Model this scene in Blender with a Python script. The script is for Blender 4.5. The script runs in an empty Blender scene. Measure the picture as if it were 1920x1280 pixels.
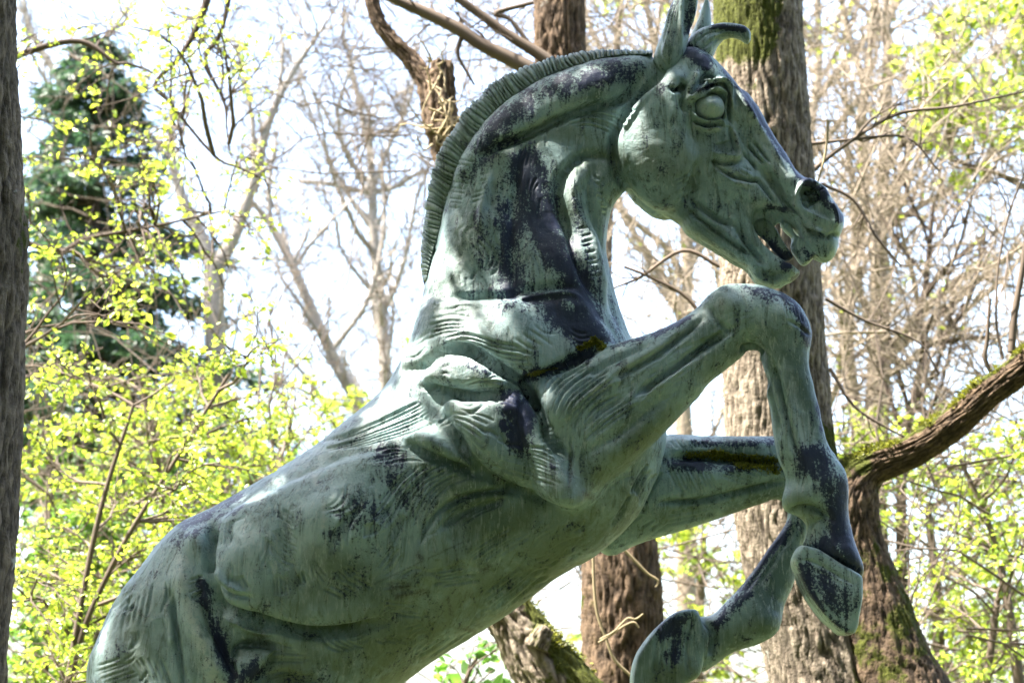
import bpy, bmesh, math, random, os
import numpy as np
from mathutils import Vector

# ------------------------------------------------------------------ camera, sky, sun, exposure
SC = bpy.context.scene
COL = SC.collection
CAM_Z, PITCH, LENS = 1.6, math.radians(12.0), 72.0
cam_data = bpy.data.cameras.new('camera')
cam_data.lens = LENS; cam_data.sensor_width = 36.0
cam_data.clip_start = 0.1; cam_data.clip_end = 2000.0
cam_data.dof.use_dof = True; cam_data.dof.focus_distance = 5.95; cam_data.dof.aperture_fstop = 4.5
cam = bpy.data.objects.new('camera', cam_data)
cam.location = (0, 0, CAM_Z); cam.rotation_euler = (math.pi / 2 + PITCH, 0, 0)
COL.objects.link(cam); SC.camera = cam

SUN_EL, SUN_AZ = math.radians(61.0), math.radians(-97.0)     # azimuth from +Y (away from the camera) towards +X
SUN_DIR = np.array([math.sin(SUN_AZ) * math.cos(SUN_EL), math.cos(SUN_AZ) * math.cos(SUN_EL), math.sin(SUN_EL)])
world = bpy.data.worlds.new('World'); SC.world = world; world.use_nodes = True
wn = world.node_tree.nodes; wl = world.node_tree.links
sky = wn.new('ShaderNodeTexSky'); sky.sky_type = 'NISHITA'; sky.sun_disc = False
sky.sun_elevation = SUN_EL; sky.sun_rotation = SUN_AZ
sky.air_density = 1.0; sky.dust_density = 4.0; sky.ozone_density = 1.0
bg = wn['Background']; bg.inputs['Strength'].default_value = 0.15
wl.new(sky.outputs['Color'], bg.inputs['Color'])
sun_data = bpy.data.lights.new('sun', 'SUN'); sun_data.energy = 5.0; sun_data.angle = math.radians(0.53)
sun_data.color = (1.0, 0.95, 0.86)
sun = bpy.data.objects.new('sun', sun_data); COL.objects.link(sun)
sun.location = (-20, 4, 40)
sun.rotation_euler = Vector((-SUN_DIR[0], -SUN_DIR[1], -SUN_DIR[2])).to_track_quat('-Z', 'Y').to_euler()

SC.view_settings.view_transform = 'Standard'; SC.view_settings.look = 'None'
SC.view_settings.exposure = 2.7; SC.view_settings.gamma = 1.0
SC.view_settings.use_curve_mapping = False
SC.render.engine = 'CYCLES'
SC.cycles.use_denoising = True
SC.cycles.max_bounces = 6; SC.cycles.diffuse_bounces = 3; SC.cycles.glossy_bounces = 2
SC.cycles.transmission_bounces = 4; SC.cycles.transparent_max_bounces = 4
SC.cycles.caustics_reflective = False; SC.cycles.caustics_refractive = False

# ------------------------------------------------------------------ helpers
RNG = np.random.default_rng(7)
SP, CP = math.sin(PITCH), math.cos(PITCH)
KP = 36.0 / LENS / 1920.0
Y0 = 6.0                        # the statue's middle plane
PX = Y0 / CP * KP               # metres per photo pixel at the statue

def at(px, py, Y):
    """world point seen at a photo pixel (1920 x 1280) on the upright plane y = Y"""
    dx = (px - 960.0) * KP; dy = (640.0 - py) * KP
    t = Y / (CP - dy * SP)
    return np.array([dx * t, Y, CAM_Z + t * (SP + dy * CP)])

def ats(pts, Y):
    p = np.asarray(pts, float)
    dx = (p[:, 0] - 960.0) * KP; dy = (640.0 - p[:, 1]) * KP
    t = Y / (CP - dy * SP)
    return np.stack([dx * t, CAM_Z + t * (SP + dy * CP)], 1)

def to_px(v):
    y = v[:, 1]; z = v[:, 2] - CAM_Z
    f = y * CP + z * SP; u = -y * SP + z * CP
    return np.stack([960.0 + v[:, 0] / f / KP, 640.0 - u / f / KP], 1)

def sstep(a, b, x):
    t = np.clip((x - a) / (b - a), 0, 1)
    return t * t * (3 - 2 * t)

def _hash(ix, iy, iz, seed):
    h = (ix * 374761393 + iy * 668265263 + iz * 2147483647 + seed * 1274126177) & 0xffffffff
    h = ((h ^ (h >> 13)) * 1274126177) & 0xffffffff
    h = ((h ^ (h >> 16)) * 2246822519) & 0xffffffff
    return ((h ^ (h >> 15)) & 0xffffff) / float(0x1000000)

def noise3(p, seed=0):
    """value noise, -1..1"""
    p = np.asarray(p, float)
    i = np.floor(p).astype(np.int64); f = p - i; f = f * f * (3 - 2 * f)
    r = 0
    for dx in (0, 1):
        wx = f[:, 0] if dx else 1 - f[:, 0]
        for dy in (0, 1):
            wy = f[:, 1] if dy else 1 - f[:, 1]
            for dz in (0, 1):
                wz = f[:, 2] if dz else 1 - f[:, 2]
                r = r + wx * wy * wz * _hash(i[:, 0] + dx, i[:, 1] + dy, i[:, 2] + dz, seed)
    return r * 2 - 1

def fbm(p, oct=3, seed=0):
    a, s, r = 1.0, 0.0, 0
    for k in range(oct):
        r = r + a * noise3(p * (2.03 ** k), seed + k * 17); s += a; a *= 0.5
    return r / s

def catmull(pts, n=8):
    p = np.asarray(pts, float)
    if len(p) < 3:
        t = np.linspace(0, 1, n + 1)[:, None]
        return p[0] * (1 - t) + p[-1] * t
    e = np.vstack([2 * p[0] - p[1], p, 2 * p[-1] - p[-2]])
    out = []
    t = np.linspace(0, 1, n, endpoint=False)[:, None]
    for k in range(len(p) - 1):
        a, b, c, d = e[k:k + 4]
        out.append(0.5 * (2 * b + (c - a) * t + (2 * a - 5 * b + 4 * c - d) * t ** 2 + (3 * b - a - 3 * c + d) * t ** 3))
    out.append(p[-1:])
    return np.vstack(out)

def poly_line_dist(P, L):
    """distance of points P (n,2) to polyline L, and the arc parameter 0..1"""
    best = np.full(len(P), 1e18); par = np.zeros(len(P))
    seg = np.linalg.norm(np.diff(L, axis=0), axis=1); cum = np.concatenate([[0], np.cumsum(seg)]); tot = max(cum[-1], 1e-9)
    for k in range(len(L) - 1):
        a = L[k]; d = L[k + 1] - a; dd = max(d @ d, 1e-12)
        t = np.clip(((P - a) @ d) / dd, 0, 1)
        q = P - a - t[:, None] * d
        q = (q * q).sum(1)
        m = q < best
        best[m] = q[m]; par[m] = (cum[k] + t[m] * seg[k]) / tot
    return np.sqrt(best), par

def poly_signed(P, poly):
    """signed distance to a closed polygon, positive inside"""
    poly = np.asarray(poly, float); n = len(poly)
    best = np.full(len(P), 1e18); ins = np.zeros(len(P), bool)
    x, y = P[:, 0], P[:, 1]
    for k in range(n):
        a = poly[k]; b = poly[(k + 1) % n]; d = b - a; dd = max(d @ d, 1e-12)
        t = np.clip(((x - a[0]) * d[0] + (y - a[1]) * d[1]) / dd, 0, 1)
        q = (x - a[0] - t * d[0]) ** 2 + (y - a[1] - t * d[1]) ** 2
        best = np.minimum(best, q)
        if a[1] != b[1]:
            c = ((a[1] > y) != (b[1] > y)) & (x < (b[0] - a[0]) * (y - a[1]) / (b[1] - a[1]) + a[0])
            ins ^= c
    return np.where(ins, 1, -1) * np.sqrt(best)

def new_mesh(name, V, F, smooth=True):
    """V (n,3) array, F list of arrays (m,3) or (m,4)"""
    me = bpy.data.meshes.new(name)
    V = np.asarray(V, np.float32)
    F = [np.asarray(f, np.int32) for f in F if len(f)]
    me.vertices.add(len(V)); me.vertices.foreach_set('co', V.ravel())
    tot = np.concatenate([np.full(len(f), f.shape[1], np.int32) for f in F])
    idx = np.concatenate([f.ravel() for f in F])
    me.loops.add(len(idx)); me.loops.foreach_set('vertex_index', idx)
    me.polygons.add(len(tot))
    start = np.concatenate([[0], np.cumsum(tot)[:-1]]).astype(np.int32)
    me.polygons.foreach_set('loop_start', start); me.polygons.foreach_set('loop_total', tot)
    if smooth: me.polygons.foreach_set('use_smooth', np.ones(len(tot), bool))
    me.update(calc_edges=True); me.validate()
    return me

def obj(name, me, mat=None, parent=None, loc=None):
    o = bpy.data.objects.new(name, me); COL.objects.link(o)
    if mat is not None: me.materials.append(mat)
    if parent is not None:
        o.parent = parent
    if loc is not None: o.location = loc
    return o

def tag(o, label=None, cat=None, group=None, kind=None):
    if label: o['label'] = label
    if cat: o['category'] = cat
    if group: o['group'] = group
    if kind: o['kind'] = kind
    return o

def thing(name, loc, label, cat, group=None):
    o = bpy.data.objects.new(name, None); COL.objects.link(o)
    o.location = loc; o.empty_display_size = 0.1
    return tag(o, label, cat, group)

# ------------------------------------------------------------------ node helpers
def mat_new(name):
    m = bpy.data.materials.new(name); m.use_nodes = True
    nt = m.node_tree
    return m, nt, nt.nodes['Principled BSDF']

class N:
    """tiny node graph builder"""
    def __init__(s, nt): s.nt = nt
    def node(s, t, **kw):
        n = s.nt.nodes.new(t)
        for k, v in kw.items(): setattr(n, k, v)
        return n
    def link(s, a, b): s.nt.links.new(a, b)
    def val(s, sock, v):
        if hasattr(v, 'is_linked') or isinstance(v, bpy.types.NodeSocket): s.link(v, sock)
        else: sock.default_value = v
    def coord(s, scale=(1, 1, 1), which='Object'):
        c = s.node('ShaderNodeTexCoord'); m = s.node('ShaderNodeMapping')
        m.inputs['Scale'].default_value = scale
        s.link(c.outputs[which], m.inputs['Vector']); return m.outputs[0]
    def noise(s, vec, scale, detail=3, rough=0.55, dist=0.0):
        n = s.node('ShaderNodeTexNoise'); s.link(vec, n.inputs['Vector'])
        n.inputs['Scale'].default_value = scale; n.inputs['Detail'].default_value = detail
        n.inputs['Roughness'].default_value = rough; n.inputs['Distortion'].default_value = dist
        return n.outputs['Fac']
    def ramp(s, fac, a, b):
        n = s.node('ShaderNodeMapRange'); n.interpolation_type = 'SMOOTHSTEP'
        s.val(n.inputs['Value'], fac); s.val(n.inputs['From Min'], a); s.val(n.inputs['From Max'], b)
        return n.outputs[0]
    def math(s, op, a, b=0.0):
        n = s.node('ShaderNodeMath', operation=op); s.val(n.inputs[0], a); s.val(n.inputs[1], b); return n.outputs[0]
    def mix(s, fac, a, b):
        n = s.node('ShaderNodeMix', data_type='RGBA'); s.val(n.inputs[0], fac)
        for sock, v in ((n.inputs[6], a), (n.inputs[7], b)):
            if isinstance(v, bpy.types.NodeSocket): s.link(v, sock)
            else: sock.default_value = (*v, 1.0)
        return n.outputs[2]
    def attr(s, name):
        n = s.node('ShaderNodeAttribute'); n.attribute_name = name; return n.outputs['Fac']
    def bump(s, h, strength, dist=0.01):
        n = s.node('ShaderNodeBump'); n.inputs['Strength'].default_value = strength; n.inputs['Distance'].default_value = dist
        s.link(h, n.inputs['Height']); return n.outputs[0]
# ------------------------------------------------------------------ sculpting: a volume of soft solids, skinned, then carved
def surface_nets(F, org, h):
    s = F < 0
    nx, ny, nz = F.shape
    c = np.zeros((nx - 1, ny - 1, nz - 1), np.int8)
    for dx in (0, 1):
        for dy in (0, 1):
            for dz in (0, 1):
                c += s[dx:nx - 1 + dx, dy:ny - 1 + dy, dz:nz - 1 + dz]
    act = np.nonzero((c > 0) & (c < 8))
    ijk = np.stack(act, 1)
    idx = np.full(c.shape, -1, np.int32); idx[act] = np.arange(len(ijk))
    acc = np.zeros((len(ijk), 3)); cnt = np.zeros(len(ijk))
    corners = [(a, b, d) for a in (0, 1) for b in (0, 1) for d in (0, 1)]
    vals = {k: F[act[0] + k[0], act[1] + k[1], act[2] + k[2]] for k in corners}
    for a in corners:
        for ax in range(3):
            if a[ax]: continue
            b = list(a); b[ax] = 1; b = tuple(b)
            va, vb = vals[a], vals[b]
            m = (va < 0) != (vb < 0)
            t = np.where(m, va / np.where(m, va - vb, 1), 0)
            p = np.tile(np.array(a, float), (len(ijk), 1)); p[:, ax] = t
            acc[m] += p[m]; cnt[m] += 1
    V = (ijk + acc / cnt[:, None]) * h + org
    Fs = []
    for ax in range(3):
        sl0 = [slice(None)] * 3; sl1 = [slice(None)] * 3
        sl0[ax] = slice(0, -1); sl1[ax] = slice(1, None)
        m = s[tuple(sl0)] != s[tuple(sl1)]
        e = np.stack(np.nonzero(m), 1)
        o1, o2 = [(1, 2), (2, 0), (0, 1)][ax]
        ok = (e[:, o1] > 0) & (e[:, o2] > 0) & (e[:, o1] < F.shape[o1] - 1) & (e[:, o2] < F.shape[o2] - 1)
        e = e[ok]
        inside = s[e[:, 0], e[:, 1], e[:, 2]]
        def cell(d1, d2):
            q = e.copy(); q[:, o1] -= d1; q[:, o2] -= d2
            return idx[q[:, 0], q[:, 1], q[:, 2]]
        q = np.stack([cell(0, 0), cell(1, 0), cell(1, 1), cell(0, 1)], 1)
        q[~inside] = q[~inside][:, ::-1]
        Fs.append(q)
    return V, np.concatenate(Fs)

def vert_normals(V, Q):
    n = np.zeros_like(V)
    d = np.cross(V[Q[:, 2]] - V[Q[:, 0]], V[Q[:, 3]] - V[Q[:, 1]])
    for k in range(4):
        for a in range(3):
            n[:, a] += np.bincount(Q[:, k], d[:, a], len(V))
    return n / np.maximum(np.linalg.norm(n, axis=1), 1e-12)[:, None]

def laplace(V, Q, it=1, lam=0.5):
    e = np.concatenate([Q[:, [0, 1]], Q[:, [1, 2]], Q[:, [2, 3]], Q[:, [3, 0]]])
    cnt = np.bincount(e[:, 0], minlength=len(V)) + np.bincount(e[:, 1], minlength=len(V))
    for _ in range(it):
        s = np.zeros_like(V)
        for a in range(3):
            s[:, a] = np.bincount(e[:, 0], V[e[:, 1], a], len(V)) + np.bincount(e[:, 1], V[e[:, 0], a], len(V))
        V = V + lam * (s / np.maximum(cnt, 1)[:, None] - V)
    return V

def subdivide(V, Q, L=None):
    """one quad split, then lightly smoothed"""
    e = np.concatenate([Q[:, [0, 1]], Q[:, [1, 2]], Q[:, [2, 3]], Q[:, [3, 0]]])
    es = np.sort(e, 1)
    key = es[:, 0].astype(np.int64) * len(V) + es[:, 1]
    uk, inv = np.unique(key, return_inverse=True)
    a = (uk // len(V)).astype(int); b = (uk % len(V)).astype(int)
    n0, ne, nf = len(V), len(uk), len(Q)
    V2 = np.vstack([V, (V[a] + V[b]) / 2, V[Q].mean(1)])
    m = inv.reshape(4, nf) + n0
    c = np.arange(nf) + n0 + ne
    Q2 = np.vstack([np.stack([Q[:, k], m[k], c, m[(k - 1) % 4]], 1) for k in range(4)])
    L2 = None if L is None else np.concatenate([L, L[a], L[Q[:, 0]]])
    return V2, Q2, L2

def blur2(A, n=2):
    for _ in range(n):
        A = np.pad(A, 1, mode='edge')
        A = (A[:-2, 1:-1] + A[2:, 1:-1] + A[1:-1, :-2] + A[1:-1, 2:] + 2 * A[1:-1, 1:-1]) / 6
    return A

class Sculpt:
    """solids are cushions: a side outline (photo pixels on the upright plane Y), swelling to a half depth H over a distance R from the outline"""
    def __init__(s, h): s.h = h; s.parts = []; s.disp = []
    def cushion(s, outline, dy, ctrl, k=0.01, part=0, op='add', p=2.0, smooth=True, power=2.0, bl=2):
        o = catmull(list(outline) + [outline[0]], 5)[:-1] if smooth else np.asarray(outline, float)
        s.parts.append(dict(poly=ats(o, Y0 + dy), dy=dy, ctrl=ctrl, k=k, part=part, op=op, p=p, power=power, bl=bl))
        return s
    def build(s):
        h = s.h
        allp = np.vstack([q['poly'] for q in s.parts if q['op'] == 'add'])
        Hm = [max(c[3] for c in q['ctrl']) * PX for q in s.parts]
        ylo = min(q['dy'] - H for q, H in zip(s.parts, Hm)) - 4 * h + Y0; yhi = max(q['dy'] + H for q, H in zip(s.parts, Hm)) + 4 * h + Y0
        lo = np.array([allp[:, 0].min() - 4 * h, ylo, allp[:, 1].min() - 4 * h]); hi = np.array([allp[:, 0].max() + 4 * h, yhi, allp[:, 1].max() + 4 * h])
        n = np.ceil((hi - lo) / h).astype(int) + 1
        F = np.full(n, 0.05, np.float32); Lb = np.zeros(n, np.int8); best = np.full(n, 9.0, np.float32)
        X = lo[0] + np.arange(n[0]) * h; Y = lo[1] + np.arange(n[1]) * h; Z = lo[2] + np.arange(n[2]) * h
        for q, H in zip(s.parts, Hm):
            mg = 0.04 + q['k']
            a, b = q['poly'].min(0) - mg, q['poly'].max(0) + mg
            ix = slice(max(0, int((a[0] - lo[0]) / h)), min(n[0], int((b[0] - lo[0]) / h) + 2))
            iz = slice(max(0, int((a[1] - lo[2]) / h)), min(n[2], int((b[1] - lo[2]) / h) + 2))
            iy = slice(max(0, int((Y0 + q['dy'] - H - mg - lo[1]) / h)), min(n[1], int((Y0 + q['dy'] + H + mg - lo[1]) / h) + 2))
            gx, gz = np.meshgrid(X[ix], Z[iz], indexing='ij')
            P = np.stack([gx.ravel(), gz.ravel()], 1)
            d = blur2(poly_signed(P, q['poly']).reshape(gx.shape), q['bl']).ravel()
            cp = ats([c[:2] for c in q['ctrl']], Y0 + q['dy'])
            w = 1.0 / (((P[:, None] - cp[None]) ** 2).sum(2) + (0.02) ** 2) ** (q['power'] / 2); w /= w.sum(1, keepdims=True)
            R = w @ np.array([c[2] * PX for c in q['ctrl']]); Hh = w @ np.array([c[3] * PX for c in q['ctrl']])
            off = w @ np.array([(c[4] * PX if len(c) > 4 else 0.0) for c in q['ctrl']])
            g = np.maximum(1 - d / R, 0).reshape(gx.shape).astype(np.float32)
            Hh = Hh.reshape(gx.shape).astype(np.float32); m = np.minimum(R.reshape(gx.shape), Hh).astype(np.float32)
            yy = np.abs((Y[iy] - Y0 - q['dy']).astype(np.float32)[None, :, None] - off.reshape(gx.shape).astype(np.float32)[:, None, :]) / Hh[:, None, :]
            if q['p'] == 2.0: f = np.sqrt(yy * yy + (g * g)[:, None, :])
            else: f = (yy ** q['p'] + (g ** q['p'])[:, None, :]) ** (1 / q['p'])
            f = (f - 1) * m[:, None, :]
            f = np.clip(f, -0.3, 0.3).astype(np.float32)
            sub = F[ix, iy, iz]; k = q['k']
            if q['op'] == 'add':
                t = np.clip(0.5 + 0.5 * (sub - f) / k, 0, 1)
                F[ix, iy, iz] = sub * (1 - t) + f * t - k * t * (1 - t)
                bs = best[ix, iy, iz]; mm = f < bs
                bs[mm] = f[mm]; Lb[ix, iy, iz][mm] = q['part']
            else:
                t = np.clip(0.5 - 0.5 * (sub + f) / k, 0, 1)
                F[ix, iy, iz] = sub * (1 - t) - f * t + k * t * (1 - t)
        V, Q = surface_nets(F, lo, h)
        ii = np.clip(np.round((V - lo) / h).astype(int), 0, n - 1)
        L = Lb[ii[:, 0], ii[:, 1], ii[:, 2]]
        V = laplace(V, Q, 2, 0.5)
        s.V, s.Q, s.L = V, Q, L
        return s
    def refine(s, it=1):
        s.V, s.Q, s.L = subdivide(s.V, s.Q, s.L)
        s.V = laplace(s.V, s.Q, it, 0.5)
        return s
    def refine_where(s, mask, it=1):
        """split only the quads in mask; their neighbours become n-gons over the shared midpoints"""
        V, Q = s.V, s.Q
        e = np.concatenate([Q[:, [0, 1]], Q[:, [1, 2]], Q[:, [2, 3]], Q[:, [3, 0]]]); es = np.sort(e, 1)
        key = (es[:, 0].astype(np.int64) * len(V) + es[:, 1]).reshape(4, len(Q))
        uk, inv = np.unique(key[:, mask], return_inverse=True); inv = inv.reshape(4, -1)
        a = (uk // len(V)).astype(int); b = (uk % len(V)).astype(int)
        n0, ne = len(V), len(uk); Qs = Q[mask]
        V2 = np.vstack([V, (V[a] + V[b]) / 2, V[Qs].mean(1)])
        m = inv + n0; c = np.arange(len(Qs)) + n0 + ne
        Qn = np.vstack([np.stack([Qs[:, k], m[k], c, m[(k - 1) % 4]], 1) for k in range(4)])
        rest = Q[~mask]; kr = key[:, ~mask]
        pos = np.clip(np.searchsorted(uk, kr), 0, ne - 1); hit = uk[pos] == kr
        nh = hit.sum(0)
        s.ngons = []
        for i in np.nonzero(nh)[0]:
            f = []
            for k in range(4):
                f.append(rest[i, k])
                if hit[k, i]: f.append(n0 + pos[k, i])
            s.ngons.append(f)
        s.border = rest[nh > 0]; s.plain = np.vstack([Qn, rest[nh == 0]])
        s.L = np.concatenate([s.L, s.L[a], s.L[Qs[:, 0]]])
        s.V = V2; s.Q = np.vstack([s.plain, s.border])
        W = laplace(s.V, s.Q, it, 0.5)
        new = np.zeros(len(s.V), bool); new[Qn.ravel()] = True
        if len(s.border): new[s.border.ravel()] = False
        new[n0:n0 + ne] = True
        s.V[new] = W[new]
        return s
    def begin(s, mid):
        """mid: part -> y offset of its middle plane; measured px are those of the near side, the far side mirrored"""
        my = np.zeros(len(s.V))
        for k, v in mid.items(): my[s.L == k] = v
        yy = s.V[:, 1] - Y0 - my
        M = s.V.copy(); M[:, 1] = Y0 + my - np.abs(yy)
        s.P = to_px(M); s.side = np.where(yy < 0, -1.0, 1.0)
        s.N = vert_normals(s.V, s.Q)
        s.face = sstep(-0.15, 0.3, s.N[:, 1] * s.side)
        s.D = np.zeros(len(s.V))
    def sel(s, pts, mg, parts):
        a = pts.min(0) - mg; b = pts.max(0) + mg
        m = (s.P[:, 0] > a[0]) & (s.P[:, 0] < b[0]) & (s.P[:, 1] > a[1]) & (s.P[:, 1] < b[1]) & (s.face > 0.01)
        if parts is not None: m &= np.isin(s.L, parts)
        return np.nonzero(m)[0]
    def line(s, pts, w, d, parts=None, taper=0.15, n=6):
        L = catmull(pts, n); i = s.sel(L, 3 * w, parts)
        if not len(i): return
        r, t = poly_line_dist(s.P[i], L)
        tp = np.minimum(1, np.minimum(t, 1 - t) / max(taper, 1e-3)) if taper > 0 else 1.0
        tp = 0.25 + 0.75 * tp if taper > 0 else 1.0
        s.D[i] += d * tp * np.exp(-(r / w) ** 2) * s.face[i]
    def hatch(s, A, B, n, w, d, parts=None, seed=1):
        A = catmull(A, 12 // max(1, len(A) - 1) + 1); B = catmull(B, 12 // max(1, len(B) - 1) + 1)
        def res(L):
            q = np.concatenate([[0], np.cumsum(np.linalg.norm(np.diff(L, axis=0), axis=1))]); q /= q[-1]
            t = np.linspace(0, 1, 12); return np.stack([np.interp(t, q, L[:, 0]), np.interp(t, q, L[:, 1])], 1)
        A, B = res(A), res(B)
        rg = np.random.default_rng(seed + int(A[0, 0] * 7 + A[0, 1]))
        i = s.sel(np.vstack([A, B]), 3 * w, parts)
        if not len(i): return
        P = s.P[i]; best = np.zeros(len(i))
        for k in range(n):
            f = (k + rg.uniform(-0.2, 0.2)) / max(1, n - 1)
            L = A * (1 - f) + B * f
            c0, c1 = rg.integers(0, 3), rg.integers(0, 3)
            L = L[c0:len(L) - c1]
            r, t = poly_line_dist(P, L)
            tp = np.clip(np.minimum(t, 1 - t) / 0.2, 0, 1) ** 0.5
            best = np.maximum(best, np.exp(-(r / w) ** 2) * tp * rg.uniform(0.7, 1.15))
        s.D[i] += (d * best) * s.face[i]
    def pad(s, poly, hgt, R, parts=None, smooth=True, sharp=2.0):
        o = catmull(list(poly) + [poly[0]], 5)[:-1] if smooth else np.asarray(poly, float)
        i = s.sel(o, 2, parts)
        if not len(i): return
        d = poly_signed(s.P[i], o)
        g = np.clip(1 - d / R, 0, 1)
        s.D[i] += hgt * (1 - g ** sharp) ** (1 / sharp) * s.face[i] * (d > 0)
    def dot(s, c, r, hgt, parts=None):
        c = np.asarray([c], float); i = s.sel(c, 2.5 * r, parts)
        if not len(i): return
        q = ((s.P[i] - c[0]) ** 2).sum(1)
        s.D[i] += hgt * np.exp(-q / r ** 2) * s.face[i]
    def apply(s, smooth=0):
        D = s.D * PX
        if smooth:
            e = np.concatenate([s.Q[:, [0, 1]], s.Q[:, [1, 2]], s.Q[:, [2, 3]], s.Q[:, [3, 0]]])
            cnt = np.bincount(e[:, 0], minlength=len(D)) + np.bincount(e[:, 1], minlength=len(D))
            for _ in range(smooth):
                D = 0.5 * D + 0.5 * (np.bincount(e[:, 0], D[e[:, 1]], len(D)) + np.bincount(e[:, 1], D[e[:, 0]], len(D))) / np.maximum(cnt, 1)
        s.V = s.V + s.N * D[:, None]
    def paint(s, strokes, parts_default=None):
        out = np.zeros(len(s.V))
        for st in strokes:
            pts, w, v = st[:3]; parts = st[3] if len(st) > 3 else parts_default
            L = catmull(pts, 5) if len(pts) > 1 else np.vstack([np.asarray(pts, float)] * 2) + np.array([[0, 0], [0.1, 0]])
            i = s.sel(L, 2.6 * w, parts)
            if not len(i): continue
            r, t = poly_line_dist(s.P[i], L)
            out[i] = np.maximum(out[i], v * np.exp(-(r / w) ** 2))
        return out
    def mesh(s, name, org, attrs=None):
        if hasattr(s, 'ngons'):
            by = {}
            for f in s.ngons: by.setdefault(len(f), []).append(f)
            Fs = [s.plain] + [np.array(v) for v in by.values()]
        else: Fs = [s.Q]
        me = new_mesh(name, s.V - np.asarray(org), Fs)
        for k, a in (attrs or {}).items():
            at_ = me.attributes.new(k, 'FLOAT', 'POINT'); at_.data.foreach_set('value', np.asarray(a, np.float32))
        return me
# ------------------------------------------------------------------ bronze material
def bronze(name, seed=0.0):
    m, nt, b = mat_new(name); g = N(nt)
    co = g.coord()
    big = g.noise(co, 3.2, 4, 0.6); mid = g.noise(co, 14, 5, 0.65); fine = g.noise(co, 130, 4, 0.75); spk = g.noise(co, 330, 2, 0.6)
    stc = g.coord((9.0, 9.0, 1.6)); streak = g.noise(stc, 4.0, 5, 0.7, 0.8); streak2 = g.noise(stc, 11.0, 4, 0.7, 0.5)
    pale = (0.285, 0.40, 0.405); sage = (0.078, 0.13, 0.112); moss = (0.095, 0.125, 0.045); blue = (0.16, 0.235, 0.27)
    drip = g.noise(g.coord((26.0, 26.0, 1.3)), 2.6, 4, 0.65, 0.5)
    c = g.mix(g.ramp(big, 0.34, 0.54), sage, pale)
    c = g.mix(g.math('MULTIPLY', g.ramp(mid, 0.46, 0.70), 0.5), c, blue)
    c = g.mix(g.math('MULTIPLY', g.ramp(streak, 0.48, 0.64), 0.7), c, (0.06, 0.10, 0.072))
    c = g.mix(g.math('MULTIPLY', g.ramp(streak2, 0.50, 0.66), 0.65), c, (0.40, 0.47, 0.46))
    c = g.mix(g.math('MULTIPLY', g.ramp(drip, 0.56, 0.72), 0.3), c, (0.055, 0.085, 0.06))
    c = g.mix(g.math('MULTIPLY', g.ramp(g.noise(co, 34, 4, 0.7), 0.5, 0.75), 0.28), c, (0.07, 0.11, 0.085))
    c = g.mix(g.math('MULTIPLY', g.attr('olive'), g.ramp(g.noise(co, 6, 5, 0.65), 0.28, 0.58)), c, moss)
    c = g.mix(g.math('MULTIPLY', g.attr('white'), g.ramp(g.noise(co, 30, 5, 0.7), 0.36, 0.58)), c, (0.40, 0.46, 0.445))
    # worn bare bronze, plus shade painted inside the mouth: blue-black, blended along the run of the rain and speckled at the rim
    d = g.math('ADD', g.math('MULTIPLY', g.attr('dark'), 1.05), g.math('MULTIPLY', g.math('SUBTRACT', fine, 0.5), 1.8))
    d = g.math('ADD', d, g.math('MULTIPLY', g.math('SUBTRACT', mid, 0.5), 1.2))
    d = g.math('ADD', d, g.math('MULTIPLY', g.math('SUBTRACT', streak, 0.5), 1.5))
    dm = g.ramp(d, 0.30, 0.62)
    c = g.mix(g.math('MULTIPLY', dm, 0.92), c, (0.010, 0.012, 0.048))
    sp = g.math('MULTIPLY', g.ramp(spk, 0.58, 0.70), g.ramp(mid, 0.42, 0.62))
    c = g.mix(g.math('MULTIPLY', sp, 0.75), c, (0.022, 0.032, 0.035))
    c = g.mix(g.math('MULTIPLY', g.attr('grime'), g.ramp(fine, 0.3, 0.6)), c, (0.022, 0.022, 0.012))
    g.link(c, b.inputs['Base Color'])
    b.inputs['Roughness'].default_value = 0.5
    g.link(g.math('SUBTRACT', 0.50, g.math('MULTIPLY', dm, 0.10)), b.inputs['Roughness'])
    g.link(g.math('SUBTRACT', 0.5, g.math('MULTIPLY', dm, 0.28)), b.inputs['Specular IOR Level'])
    hgt = g.math('ADD', g.math('MULTIPLY', fine, 0.5), g.math('MULTIPLY', mid, 1.0))
    g.link(g.bump(hgt, 0.5, 0.008), b.inputs['Normal'])
    return m
BRONZE = bronze('weathered_bronze')

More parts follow.
